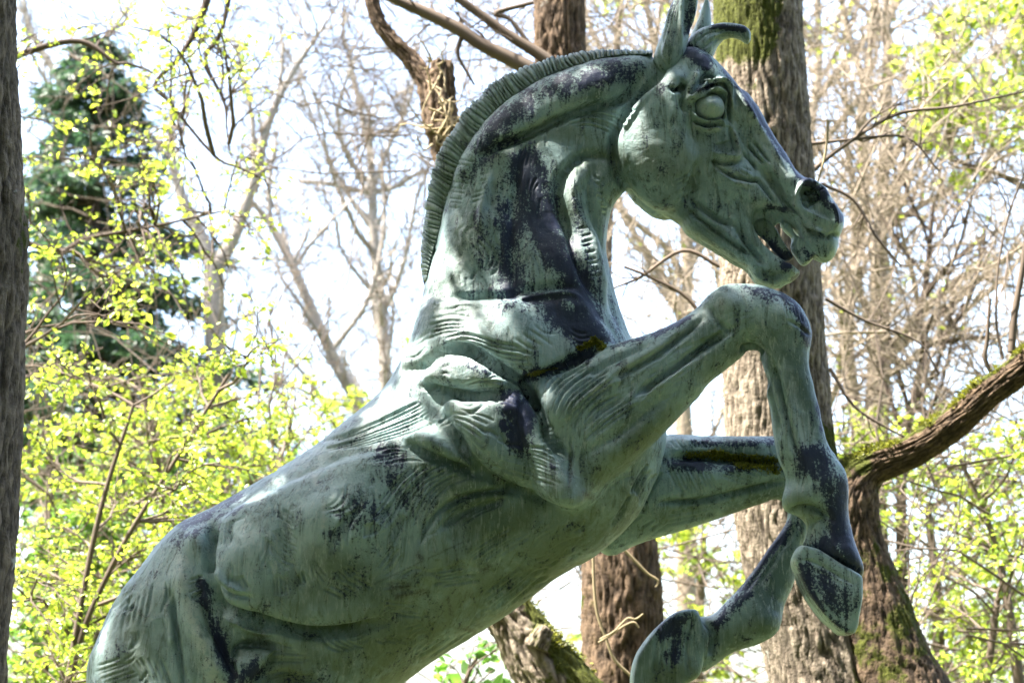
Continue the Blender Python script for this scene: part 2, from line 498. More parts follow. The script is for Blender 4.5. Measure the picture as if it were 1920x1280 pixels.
# ------------------------------------------------------------------ the horse: outlines in photo pixels
T_, H_, NL, FL = 0, 1, 2, 3            # torso and neck, head, near foreleg, far foreleg
HN, HF = 4, 5                          # hind legs
NEAR_Y, FAR_Y = -0.21, 0.20
body = Sculpt(0.0134)
body.cushion([(1245,122),(1217,108),(1150,113),(1092,126),(1033,146),(979,175),(936,206),(901,246),(873,285),(852,328),(834,374),(822,422),(813,464),(803,503),(796,535),(793,561),
    (776,622),(755,669),(722,727),(683,763),(640,797),(593,836),(526,880),(460,919),(398,953),(340,981),(305,1012),(278,1048),(243,1092),(216,1128),(190,1190),(172,1234),(166,1275),
    (170,1340),(190,1420),(240,1490),(330,1525),(440,1520),(560,1460),(660,1370),(715,1312),(770,1269),(814,1238),(880,1198),(947,1154),(1000,1115),(1037,1087),(1079,1061),(1116,1042),
    (1150,1015),(1190,975),(1219,927),(1238,878),(1250,830),(1245,780),(1225,720),(1197,665),(1180,630),(1155,560),(1145,509),(1139,470),(1139,431),(1147,396),(1160,372),(1185,350),
    (1230,330),(1265,280),(1275,210),(1265,150)], 0.0,
    [(1230,160,45,46),(1050,190,62,58),(1150,290,60,48),(940,330,85,74),(1070,400,85,80),(880,520,85,95),(1060,550,100,125),(950,700,150,165),(1150,800,95,125),(830,880,165,182),
     (650,1000,175,196),(850,1060,140,165),(500,1080,150,178),(330,1100,130,150),(250,1250,90,140),(450,1330,130,150),(930,1120,95,105),(1080,960,110,130),(1180,900,90,120),(600,900,120,150),(420,1000,110,140),(760,770,110,120)],
    part=T_, power=3.0, bl=6)
body.cushion([(1236,150),(1250,122),(1288,90),(1318,98),(1340,115),(1362,136),(1384,166),(1415,201),(1437,241),(1463,284),(1494,324),(1520,341),(1542,357),(1559,378),(1575,394),(1585,413),(1582,431),
    (1571,444),(1573,468),(1560,490),(1543,498),(1533,490),(1522,478),(1500,470),(1490,490),(1509,501),(1494,523),(1472,536),(1441,532),(1416,522),(1406,500),(1380,487),(1345,465),(1310,443),(1275,422),
    (1249,407),(1227,389),(1187,354),(1166,324),(1155,280),(1159,249),(1179,210),(1205,184)], 0.0,
    [(1265,140,40,60),(1320,200,50,74),(1220,270,50,60),(1300,300,60,60),(1370,330,60,50),(1370,200,35,45),(1430,270,36,34),(1440,340,45,42),(1515,380,36,44),(1480,400,36,42),(1440,505,24,32),(1330,420,34,40),(1400,440,34,40),(1550,460,26,34)],
    part=H_, k=0.012, power=3.0, bl=3)
# open mouth
body.cushion([(1404,416),(1408,401),(1420,393),(1440,392),(1462,400),(1482,420),(1500,442),(1513,464),(1530,484),(1545,512),(1527,520),(1511,509),(1488,503),(1462,491),(1436,470),(1415,447)], 0.0, [(1450,430,5,90)], op='sub', k=0.004, p=4.0, bl=1)
body.cushion([(1398,414),(1412,392),(1440,385),(1466,393),(1488,416),(1480,428),(1458,418),(1444,440),(1414,434)], 0.0, [(1440,420,7,6)], part=6, k=0.003, bl=1)
for sg in (-1, 1):                     # nostrils, carved right in
    body.cushion([(1499,370),(1503,356),(1513,349),(1526,354),(1538,365),(1532,373),(1521,374),(1514,384),(1506,388)], sg * 0.062, [(1515,364,9,20)], op='sub', k=0.006, bl=1)
# near foreleg down to the coronet
body.cushion([(985,740),(1018,713),(1079,677),(1146,649),(1201,631),(1256,610),(1305,579),(1329,552),(1360,537),(1396,532),(1439,538),(1481,561),(1512,598),(1523,625),(1518,658),(1518,683),(1530,732),(1539,774),
    (1551,829),(1570,860),(1588,890),(1592,933),(1590,963),(1600,1006),(1612,1042),(1625,1076),(1620,1089),(1595,1078),(1565,1060),(1540,1044),(1512,1034),(1487,1036),(1496,1020),(1516,1008),(1509,988),(1506,969),(1475,960),
    (1468,939),(1477,914),(1466,866),(1454,805),(1448,756),(1436,701),(1422,664),(1402,661),(1366,689),(1317,725),(1256,793),(1213,841),(1171,878),(1134,908),(1110,939),(1072,952),(1046,936),(1020,880),(985,800)], NEAR_Y,
    [(1060,800,85,62),(1100,900,50,52),(1200,740,62,54),(1330,625,48,42),(1420,600,55,44),(1480,640,40,38),(1490,780,34,28),(1530,920,46,36),(1550,1000,38,36),(1560,1060,26,53)], part=NL, k=0.03, power=3.0, bl=3)
# far foreleg
body.cushion([(1200,830),(1253,814),(1305,817),(1366,820),(1451,818),(1500,818),(1535,835),(1548,870),(1543,920),(1528,962),(1515,1006),(1499,1048),(1489,1091),(1466,1146),(1454,1176),(1424,1205),(1378,1221),(1345,1243),(1318,1264),(1302,1256),
    (1292,1205),(1303,1148),(1322,1156),(1336,1152),(1360,1126),(1390,1095),(1427,1046),(1476,972),(1465,935),(1427,945),(1341,975),(1274,997),(1201,1018),(1148,1045),(1122,1033),(1110,990),(1140,930),(1170,870)], FAR_Y,
    [(1180,930,85,62),(1300,890,75,54),(1430,880,58,44),(1505,885,42,40),(1490,990,34,34),(1440,1080,36,33),(1420,1160,40,40),(1350,1200,34,36),(1310,1210,30,44)], part=FL, k=0.03, power=3.0, bl=3)
# hind legs, down to the plinth (below the picture)
HIND = [(170,1240),(260,1140),(400,1130),(520,1230),(560,1340),(530,1450),(470,1540),(425,1620),(395,1700),(380,1740),(392,1860),(398,1960),(420,2010),(455,2060),(470,2095),(380,2096),(372,2040),(360,1985),(338,1930),(322,1840),(300,1760),(262,1720),(268,1660),(275,1560),(225,1480),(180,1360)]
HC = [(350,1300,140,75),(400,1450,85,68),(350,1620,60,46),(310,1740,40,36),(355,1860,32,28),(375,1980,34,34),(420,2060,40,46)]
body.cushion(HIND, -0.15, HC, part=HN, k=0.04, power=3.0, bl=3)
body.cushion([(x + 95, y + 6) for x, y in HIND], 0.15, HC, part=HF, k=0.04, power=3.0, bl=3)
body.build()

# ---- first carving pass: muscle masses
MID = {T_: 0.0, H_: 0.0, NL: NEAR_Y, FL: FAR_Y, HN: -0.15, HF: 0.15, 6: 0.0}
body.begin(MID)
TT = (T_, HN, HF); HD = (H_,); NLg = (NL,); FLg = (FL,); SH = (T_, NL)
b = body
b.pad([(1244,140),(1205,184),(1179,210),(1159,249),(1153,280),(1164,326),(1187,356),(1227,391),(1272,388),(1297,350),(1308,302),(1292,245),(1279,184)], 15, 24, (H_, T_))
b.pad([(794,565),(900,572),(980,572),(1060,558),(1112,590),(1145,640),(1100,672),(1040,692),(1000,712),(960,692),(900,662),(860,655),(800,682),(755,690),(775,630)], 12, 22, TT)
b.pad([(789,722),(812,691),(841,669),(874,664),(906,678),(938,702),(955,722),(927,738),(874,738),(827,730)], 24, 20, SH)
b.pad([(830,776),(841,757),(870,750),(927,741),(974,734),(1003,763),(1021,799),(1042,835),(1070,885),(1088,934),(1046,934),(963,914),(913,888),(884,858),(856,819)], 30, 32, SH)
b.pad([(752,824),(791,811),(834,825),(863,847),(894,880),(841,867),(791,842)], 15, 14, TT)
b.pad([(905,288),(936,269),(979,253),(1033,226),(1072,208),(1112,195),(1151,189),(1190,160),(1215,112),(1150,104),(1092,116),(1033,136),(979,165),(936,196),(893,240),(862,300),(850,340),(880,330)], 7, 36, TT)
b.pad([(393,1062),(400,1105),(424,1143),(482,1161),(535,1178),(593,1185),(659,1181),(730,1160),(800,1100),(840,1000),(800,900),(700,850),(560,900),(450,950),(400,1000)], 12, 40, TT)
b.pad([(436,1236),(478,1220),(520,1216),(500,1250),(478,1275),(438,1300)], 14, 12, TT)
b.pad([(1070,310),(1050,341),(1050,384),(1069,435),(1084,486),(1104,537),(1130,600),(1010,560),(965,556),(962,480),(962,420),(968,357),(985,290),(1030,262)], 4, 40, TT)
b.pad([(962,560),(958,482),(960,420),(966,357),(978,290),(935,290),(900,330),(875,400),(850,480),(845,560)], 4, 34, TT)
b.line([(340,1048),(349,1110),(371,1176),(398,1234),(424,1290)], 20, 13, TT)
b.dot((367,1018), 24, 10, TT); b.dot((486,1194), 26, -12, TT); b.dot((1078,925), 24, 10, SH)
b.line([(1000,930),(1100,900),(1180,830)], 40, -6, (T_,))
# head masses
b.dot((1265,150), 17, 16, HD); b.dot((1324,150), 12, -15, HD); b.dot((1331,203), 24, -15, HD)
b.pad([(1345,296),(1380,300),(1420,330),(1450,372),(1440,385),(1400,385),(1370,365),(1340,330)], 7, 18, HD)
b.pad([(1495,398),(1490,376),(1496,352),(1510,338),(1530,342),(1548,360),(1572,392),(1580,425),(1566,446),(1544,440),(1522,427),(1508,414)], 5, 20, HD)
b.pad([(1436,320),(1400,260),(1380,190),(1400,170),(1440,230),(1490,320),(1510,340),(1490,350),(1470,352)], 6, 14, HD)
b.pad([(1300,392),(1340,412),(1385,440),(1430,490),(1470,536),(1430,540),(1400,505),(1340,466),(1280,430)], 8, 16, HD)
b.pad([(1385,404),(1400,386),(1442,382),(1470,398),(1490,420),(1512,445),(1535,470),(1530,485),(1500,450),(1470,412),(1440,398),(1408,405),(1400,425),(1430,462),(1450,490),(1436,498),(1405,455)], 4, 10, HD)
# knee, fetlock masses
b.dot((1475,590), 40, 6, NLg); b.dot((1365,565), 26, 7, NLg); b.dot((1405,640), 20, -6, NLg); b.dot((1490,935), 26, 8, NLg); b.dot((1545,905), 26, 4, NLg)
b.line([(1468,700),(1482,790),(1500,880)], 13, 8, NLg); b.line([(1442,710),(1460,800),(1475,880)], 9, 6, NLg)
b.dot((1435,1168), 28, 11, FLg)
b.line([(1010,790),(1110,735),(1220,665),(1310,605)], 20, 8, NLg); b.line([(1120,800),(1220,730),(1310,668)], 18, 7, NLg); b.line([(1130,870),(1230,790),(1330,700)], 24, 8, NLg)
b.line([(1262,836),(1340,836),(1450,836)], 14, 8, FLg); b.line([(1262,895),(1340,895),(1450,880)], 22, 9, FLg)
b.D *= 1.35
b.apply(smooth=2)
b.refine(1)

# ---- second pass: grooves, ridges, comb marks
b.begin(MID)
G = [  # polyline, width, depth, parts
 ([(905,292),(936,273),(979,257),(1033,230),(1072,212),(1112,199),(1151,193),(1182,175),(1198,150)], 8, -13, TT),
 ([(1151,298),(1104,290),(1069,310),(1049,341),(1049,384),(1069,435),(1084,486),(1104,537),(1122,570)], 8, -9, TT),
 ([(1242,138),(1203,178),(1174,208),(1152,248),(1146,284),(1157,328),(1180,358)], 6, -11, (H_, T_)),
 ([(1096,310),(1072,357),(1084,404),(1108,451),(1123,505),(1138,570)], 13, 7, TT),
 ([(1120,305),(1104,357),(1115,412),(1131,474),(1145,560),(1160,610)], 7, -6, TT),
 ([(979,300),(967,357),(961,420),(959,482),(967,558)], 6, -3.5, TT), ([(918,330),(905,380),(900,430)], 6, 6, TT), ([(930,340),(918,390)], 5, -4, TT),
 ([(794,560),(841,574),(892,572),(963,570),(985,562),(1028,554),(1071,552),(1105,580)], 6, 5, TT), ([(850,556),(892,556),(955,554),(972,546),(1028,538),(1080,540)], 7, -5, TT),
 ([(841,651),(877,655),(917,677),(956,702),(985,723),(1003,756)], 7, -20, SH),
 ([(755,829),(802,855),(856,876),(899,893)], 6, -13, TT), ([(790,724),(830,733),(880,742),(930,742)], 5, -12, SH),
 ([(830,780),(856,822),(884,862),(913,892),(963,918),(1040,940)], 6, -11, TT),
 ([(985,712),(999,741),(1017,784),(1035,827),(1068,856)], 6, -14, SH), ([(1071,820),(1070,860),(1068,905)], 2.5, -5, SH), ([(985,712),(1020,700),(1060,682),(1120,655)], 6, -8, SH),
 ([(788,1012),(814,968),(858,937),(925,920),(991,922)], 5, -8, TT), ([(830,985),(880,955),(940,940)], 6, -5, TT),
 ([(393,1066),(398,1103),(424,1143),(482,1162),(535,1179),(593,1187),(659,1182),(720,1165)], 8, -19, TT),
 ([(398,986),(393,1030),(390,1078)], 8, -15, TT), ([(405,1070),(425,1095),(452,1108)], 6, 7, TT), ([(398,1085),(430,1112),(470,1120)], 5, -6, TT),
 ([(323,1110),(327,1176),(340,1243),(345,1290)], 5, -8, TT), ([(316,1150),(322,1210)], 4, 5, TT), ([(378,1120),(400,1180),(430,1240),(445,1290)], 6, -8, TT),
 ([(436,1232),(446,1210),(478,1206),(522,1212)], 5, -9, TT), ([(522,1216),(500,1252),(478,1280)], 5, -9, TT), ([(430,1160),(470,1180),(520,1188)], 6, 6, TT),
 ([(1158,707),(1232,665),(1280,628),(1317,597)], 6, -11, NLg), ([(1195,738),(1256,695),(1317,652),(1360,625)], 6, -12, NLg), ([(1090,705),(1150,674),(1220,642)], 5, -6, NLg),
 ([(1100,850),(1180,800),(1250,740)], 8, -3, NLg),
 ([(1390,655),(1412,652),(1430,668)], 8, -10, NLg), ([(1451,683),(1463,744),(1481,805),(1497,862)], 5, -10, NLg), ([(1436,701),(1450,760),(1462,820)], 4, -6, NLg),
 ([(1475,962),(1524,951),(1561,975)], 7, -9, NLg), ([(1510,985),(1540,975),(1556,1000)], 6, -5, NLg), ([(1478,600),(1500,612),(1518,628)], 3, -3, NLg), ([(1330,575),(1345,600),(1372,622)], 5, -5, NLg),
 ([(1262,858),(1317,855),(1390,862),(1457,868)], 7, -12, FLg), ([(1238,940),(1317,937),(1390,921),(1469,903)], 5, -9, FLg),
 ([(1492,985),(1456,1040),(1420,1095)], 6, -4, FLg), ([(1470,1000),(1430,1060),(1395,1110)], 5, -2, FLg), ([(1322,1160),(1340,1190),(1332,1230)], 6, -8, FLg),
 # head
 ([(1306,187),(1319,175),(1338,168),(1352,172),(1359,183),(1358,204),(1361,219)], 3.6, 8, HD),
 ([(1311,177),(1327,166),(1350,159),(1359,166),(1365,190),(1365,211),(1371,230)], 2.6, -7, HD),
 ([(1282,180),(1296,184),(1310,172),(1336,158),(1352,152),(1366,166),(1371,185),(1377,211)], 4.5, 9, HD),
 ([(1307,138),(1296,159),(1286,178)], 6, 11, HD), ([(1290,184),(1291,187)], 8, 7, HD),
 ([(1314,156),(1324,146),(1338,148)], 5, -10, HD), ([(1258,166),(1270,168),(1282,162)], 4, -10, HD), ([(1278,150),(1283,170),(1280,195),(1290,212)], 5, -8, HD),
 ([(1296,208),(1303,222),(1319,231),(1336,230),(1352,229),(1358,236)], 3.2, 8, HD), ([(1301,228),(1313,236),(1327,239),(1352,235)], 2.6, -7, HD), ([(1303,236),(1324,245),(1350,241)], 3.2, 6, HD),
 ([(1308,205),(1310,190),(1325,178),(1345,180),(1354,195),(1354,215),(1340,225),(1320,222),(1308,205)], 4, -9, HD),
 ([(1374,240),(1381,268),(1387,286),(1381,298),(1352,294),(1338,286)], 3.4, 7, HD), ([(1369,240),(1375,268),(1379,284)], 3, -5, HD), ([(1386,302),(1360,306),(1336,300)], 3.5, -7, HD),
 ([(1336,303),(1362,326),(1406,338),(1424,340),(1450,374)], 3.5, -8, HD), ([(1345,312),(1370,338),(1400,348)], 4, 4, HD),
 ([(1402,271),(1432,308)], 2.5, -6, HD), ([(1415,266),(1443,304)], 2.5, -6, HD), ([(1395,285),(1420,318)], 2.5, -5, HD), ([(1428,344),(1452,380)], 2.2, -6, HD),
 ([(1432,318),(1459,354),(1476,385),(1502,420),(1529,444)], 7, -12, HD),
 ([(1495,400),(1490,378),(1496,354),(1509,341),(1527,345),(1543,358),(1555,373)], 4.2, 4, HD), ([(1495,398),(1508,413),(1522,425),(1545,437)], 3.6, 5, HD),
 ([(1520,428),(1532,438),(1546,443)], 4, -9, HD), ([(1556,380),(1566,400),(1568,425)], 4, 5, HD), ([(1550,448),(1562,440),(1572,444)], 4, -6, HD),
 ([(1381,417),(1393,441),(1411,468),(1432,494)], 5, -9, HD), ([(1288,391),(1327,421),(1371,456),(1412,480)], 4.5, -8, HD), ([(1300,376),(1345,409),(1380,422)], 4.5, -7, HD),
 ([(1420,506),(1440,515),(1470,518)], 6, -5, HD), ([(1362,140),(1400,196),(1430,250),(1470,312)], 5, 3, HD),
 ([(1236,150),(1215,180),(1190,210),(1166,250)], 4, 4, HD), ([(1310,300),(1300,340),(1280,385)], 7, -5, HD),
]
for pts, w, d, parts in G:
    if w >= 4.5: b.line(pts, w, d * (1.9 if parts is HD else 1.7), parts)
b.apply(smooth=0)
b.begin(MID)
qc = b.Q
inf = (b.P[:, 0] > -40) & (b.P[:, 0] < 1960) & (b.P[:, 1] > -40) & (b.P[:, 1] < 1310) & ((b.N * (b.V - np.array([0, 0, CAM_Z])) / np.linalg.norm(b.V - np.array([0, 0, CAM_Z]), axis=1)[:, None]).sum(1) < 0.12)
b.refine_where(inf[qc].all(1))
b.begin(MID)
for pts, w, d, parts in G:
    if w < 4.5: b.line(pts, w, d * (1.9 if parts is HD else 1.5), parts)
b.pad([(1500,360),(1508,350),(1526,352),(1541,366),(1551,378),(1561,398),(1562,412),(1544,408),(1524,398),(1506,386)], -14, 14, HD)
HT = [  # first line, last line, count, width, depth, parts
 ([(1055,216),(1100,205),(1140,208),(1172,222)], [(1060,242),(1100,234),(1140,247),(1158,265)], 6, 2.2, -5, TT),
 ([(1168,205),(1192,207)], [(1205,160),(1228,168)], 8, 2.0, -5, TT),
 ([(860,300),(890,305)], [(835,390),(868,392)], 10, 2.0, -2.5, TT), ([(900,330),(920,322)], [(880,380),(905,372)], 6, 2.0, -3, TT), ([(1085,430),(1105,425)], [(1105,520),(1128,515)], 9, 2.0, -3, TT),
 ([(1112,330),(1128,340)], [(1128,400),(1140,405)], 7, 2.0, -3, TT),
 ([(820,640),(870,626),(927,642),(981,653)], [(870,655),(920,675),(963,692),(1020,694)], 6, 2.6, -6, TT), ([(800,600),(850,590),(900,600)], [(790,640),(830,625),(870,620)], 5, 2.6, -4, TT),
 ([(860,728),(900,716),(945,718)], [(880,738),(910,736),(935,732)], 4, 2.2, -5, SH),
 ([(971,838),(1017,842),(1056,863)], [(905,868),(981,890),(1060,915)], 9, 2.4, -3, SH), ([(845,775),(880,780),(920,800)], [(850,800),(880,830),(900,850)], 5, 2.4, -4, SH),
 ([(600,828),(680,800),(760,765),(805,745)], [(620,850),(720,822),(790,800),(838,775)], 8, 2.6, -6, TT), ([(690,850),(740,838),(790,846)], [(700,872),(760,860),(820,866)], 5, 2.6, -4, TT),
 ([(1014,741),(1024,712),(1053,687),(1090,670)], [(1074,820),(1086,777),(1125,738),(1170,705)], 10, 2.5, -6, SH), ([(1090,800),(1120,760),(1170,735)], [(1100,830),(1150,790),(1210,750)], 6, 2.3, -4, NLg),
 ([(1005,800),(1040,800)], [(1020,850),(1060,840)], 6, 2.2, -3, SH),
 ([(524,952),(545,965),(557,978)], [(502,1020),(526,1054),(557,1068)], 12, 2.4, -3.6, TT), ([(619,1050),(624,1004),(658,955)], [(650,1022),(655,985),(684,945)], 6, 2.4, -5.5, TT),
 ([(684,980),(682,1010)], [(708,975),(708,1006)], 5, 2.2, -5, TT), ([(745,968),(730,1008)], [(766,960),(738,1020)], 5, 2.2, -5, TT), ([(700,972),(730,935)], [(712,980),(740,950)], 4, 2.2, -4, TT),
 ([(792,1008),(805,955),(841,911),(903,889)], [(700,962),(739,906),(795,855)], 10, 2.6, -5, TT), ([(815,1000),(850,955),(910,925)], [(860,985),(900,960),(960,935)], 5, 2.8, -3.5, TT),
 ([(604,1190),(620,1212),(650,1222)], [(640,1186),(660,1205),(690,1215)], 4, 2.6, -4.5, TT), ([(700,1195),(730,1208)], [(740,1190),(780,1205)], 4, 2.6, -3, TT),
 ([(721,1128),(792,1138)], [(699,1150),(800,1156)], 4, 2.4, -4, TT), ([(805,1070),(880,1058)], [(812,1100),(900,1088)], 6, 2.4, -4, TT), ([(860,1050),(960,985)], [(920,1050),(1000,1000)], 6, 2.6, -3, TT),
 ([(430,1080),(445,1105)], [(452,1078),(470,1110)], 6, 2.2, -4.5, TT), ([(404,980),(402,1040)], [(440,960),(430,1030)], 6, 2.4, -3, TT), ([(512,1075),(514,1120)], [(532,1076),(536,1118)], 4, 2.2, -4.5, TT), ([(556,1072),(562,1096)], [(568,1070),(574,1094)], 2, 2.4, -5, TT),
 ([(620,1066),(645,1090)], [(650,1058),(668,1075)], 4, 2.2, -4, TT), ([(350,1090),(380,1080)], [(358,1125),(385,1112)], 6, 2.2, -5, TT),
 ([(175,1250),(230,1232)], [(185,1290),(260,1265)], 6, 2.8, -2.2, TT), ([(240,1232),(275,1290)], [(300,1232),(322,1290)], 6, 2.6, -3, TT), ([(470,1280),(505,1262),(560,1250)], [(500,1300),(540,1280),(620,1275)], 6, 2.5, -5, TT),
 ([(440,1168),(445,1180)], [(482,1170),(484,1182)], 7, 2.0, -3, TT), ([(210,1140),(250,1100)], [(225,1160),(262,1120)], 4, 3, -2.5, TT),
 ([(1250,872),(1262,900),(1275,926)], [(1325,876),(1335,900),(1345,916)], 10, 2.3, -5, FLg), ([(1255,822),(1275,845)], [(1320,822),(1335,842)], 8, 2.3, -4, FLg), ([(1180,930),(1195,900),(1215,870)], [(1200,960),(1220,920),(1240,885)], 6, 2.6, -6, (T_, FL)),
 ([(1165,955),(1185,920)], [(1140,990),(1170,960)], 5, 2.4, -5, (T_, FL)),
 ([(1341,273),(1375,264)], [(1345,291),(1380,286)], 6, 1.6, -3.2, HD), ([(1362,372),(1367,407)], [(1386,366),(1381,404)], 8, 1.7, -4, HD), ([(1262,340),(1302,322)], [(1275,374),(1308,352)], 6, 2.2, -3, HD),
 ([(1330,425),(1350,440)], [(1385,462),(1405,478)], 9, 1.8, -3, HD), ([(1380,255),(1400,300)], [(1400,250),(1430,300)], 4, 2.0, -3, HD), ([(1482,365),(1476,385)], [(1490,368),(1486,392)], 3, 1.8, -3, HD), ([(1385,310),(1415,325)], [(1370,335),(1410,365)], 5, 2.0, -3.5, HD),
 ([(1420,498),(1428,528)], [(1450,505),(1462,532)], 5, 2.2, -3, HD),
 ([(1500,1028),(1510,1018)], [(1600,1080),(1612,1060)], 14, 2.0, -3, NLg), ([(1300,1165),(1318,1170)], [(1296,1240),(1318,1248)], 10, 2.2, -4, FLg), ([(1465,548),(1480,600)], [(1500,580),(1508,610)], 5, 2, -2, NLg),
 ([(1010,700),(1080,668)], [(1040,712),(1110,690)], 3, 2, -3, NLg),
]
for A, B, n_, w, d, parts in HT: b.hatch(A, B, n_, w, d * 1.1, parts)
for A, B, n_, w, d in (([(1240,960),(1330,950)], [(1250,985),(1340,965)], 4, 2.4, -3), ([(1350,890),(1400,905)], [(1420,870),(1450,890)], 6, 2.2, -3.5), ([(1180,985),(1210,965)], [(1230,1000),(1260,980)], 4, 2.4, -3)): b.hatch(A, B, n_, w, d, FLg)
for A, B, n_, w, d in (([(760,1235),(840,1185)], [(800,1245),(900,1180)], 4, 2.6, -3), ([(900,1120),(980,1060)], [(930,1150),(1030,1070)], 6, 2.6, -3.5), ([(600,1100),(640,1120)], [(660,1080),(700,1105)], 5, 2.6, -3.5), ([(480,1200),(560,1215)], [(500,1240),(590,1240)], 5, 2.6, -3.5), ([(230,1120),(215,1180)], [(290,1090),(275,1170)], 6, 2.8, -3)): b.hatch(A, B, n_, w, d, TT)
# loose tool strokes that follow the lie of the muscles
FLOW = [(880,350,100),(1000,330,95),(1060,420,78),(900,480,95),(1040,520,80),(860,620,-10),(960,640,12),(1060,620,20),(700,790,-32),(780,800,-15),(600,880,-40),(520,960,65),(560,1030,60),(640,1000,105),(720,960,120),(800,930,130),(860,960,140),(930,960,155),
        (480,1100,95),(600,1130,25),(720,1120,10),(850,1100,-15),(950,1050,-30),(700,1230,-25),(850,1160,-33),(560,1240,10),(300,1080,115),(250,1180,110),(370,1130,75),(330,1250,90),(220,1260,150),(440,1010,100),(1050,980,-35),(980,850,30),(900,830,35),(1120,960,-40)]
fx = np.array(FLOW, float)
rgs = np.random.default_rng(77)
outline = ats([(0, 0)], Y0)
for _k in range(230):
    p = np.array([rgs.uniform(180, 1160), rgs.uniform(180, 1280)])
    dq = ((fx[:, :2] - p) ** 2).sum(1)
    if dq.min() > 120 ** 2: continue
    wq = 1 / (dq + 400) ** 1.5; an = np.radians(fx[:, 2]) * 2
    th = 0.5 * math.atan2((wq * np.sin(an)).sum(), (wq * np.cos(an)).sum()) + rgs.normal() * 0.18
    u = np.array([math.cos(th), math.sin(th)]); v = np.array([-u[1], u[0]])
    ln = rgs.uniform(22, 80); sp_ = rgs.uniform(5.5, 13); nn = rgs.integers(1, 5); bend = rgs.normal() * 0.16 * ln
    A = [p - u * ln / 2, p + v * bend, p + u * ln / 2]
    off = v * sp_ * max(1, nn - 1) + u * rgs.normal() * 16
    b.hatch(A, [q + off * f_ for q, f_ in zip(A, rgs.uniform(0.6, 1.3, 3))], nn, rgs.uniform(1.9, 3.4), -rgs.uniform(0.9, 3.2), TT)
for _k in range(70):
    p = np.array([rgs.uniform(1180, 1560), rgs.uniform(130, 520)]); th = rgs.normal() * 0.3 + math.radians(40)
    u = np.array([math.cos(th), math.sin(th)]); v = np.array([-u[1], u[0]]); ln = rgs.uniform(12, 40)
    b.hatch([p, p + u * ln / 2 + v * rgs.normal() * 4, p + u * ln], [p + v * 12, p + v * 12 + u * ln / 2, p + u * ln + v * 12], rgs.integers(1, 4), rgs.uniform(1.5, 2.4), -rgs.uniform(0.6, 1.8), HD)
for _k in range(60):
    t_ = rgs.random(); p = np.array([1080 + 280 * t_, 800 - 190 * t_]) + rgs.normal(size=2) * 28; th = math.radians(-36) + rgs.normal() * 0.15
    u = np.array([math.cos(th), math.sin(th)]); v = np.array([-u[1], u[0]]); ln = rgs.uniform(30, 90)
    b.hatch([p, p + u * ln / 2 + v * rgs.normal() * 5, p + u * ln], [p + v * 10, p + v * 10 + u * ln / 2, p + u * ln + v * 10], rgs.integers(1, 4), rgs.uniform(1.6, 2.6), -rgs.uniform(0.6, 2.0), NLg)
# hand-modelled unevenness
b.D += 2.4 * fbm(b.V * 7.0, 3, 5) + 1.0 * fbm(b.V * 24.0, 2, 15) + 0.5 * fbm(b.V * 60.0, 2, 9)
b.apply(smooth=0)

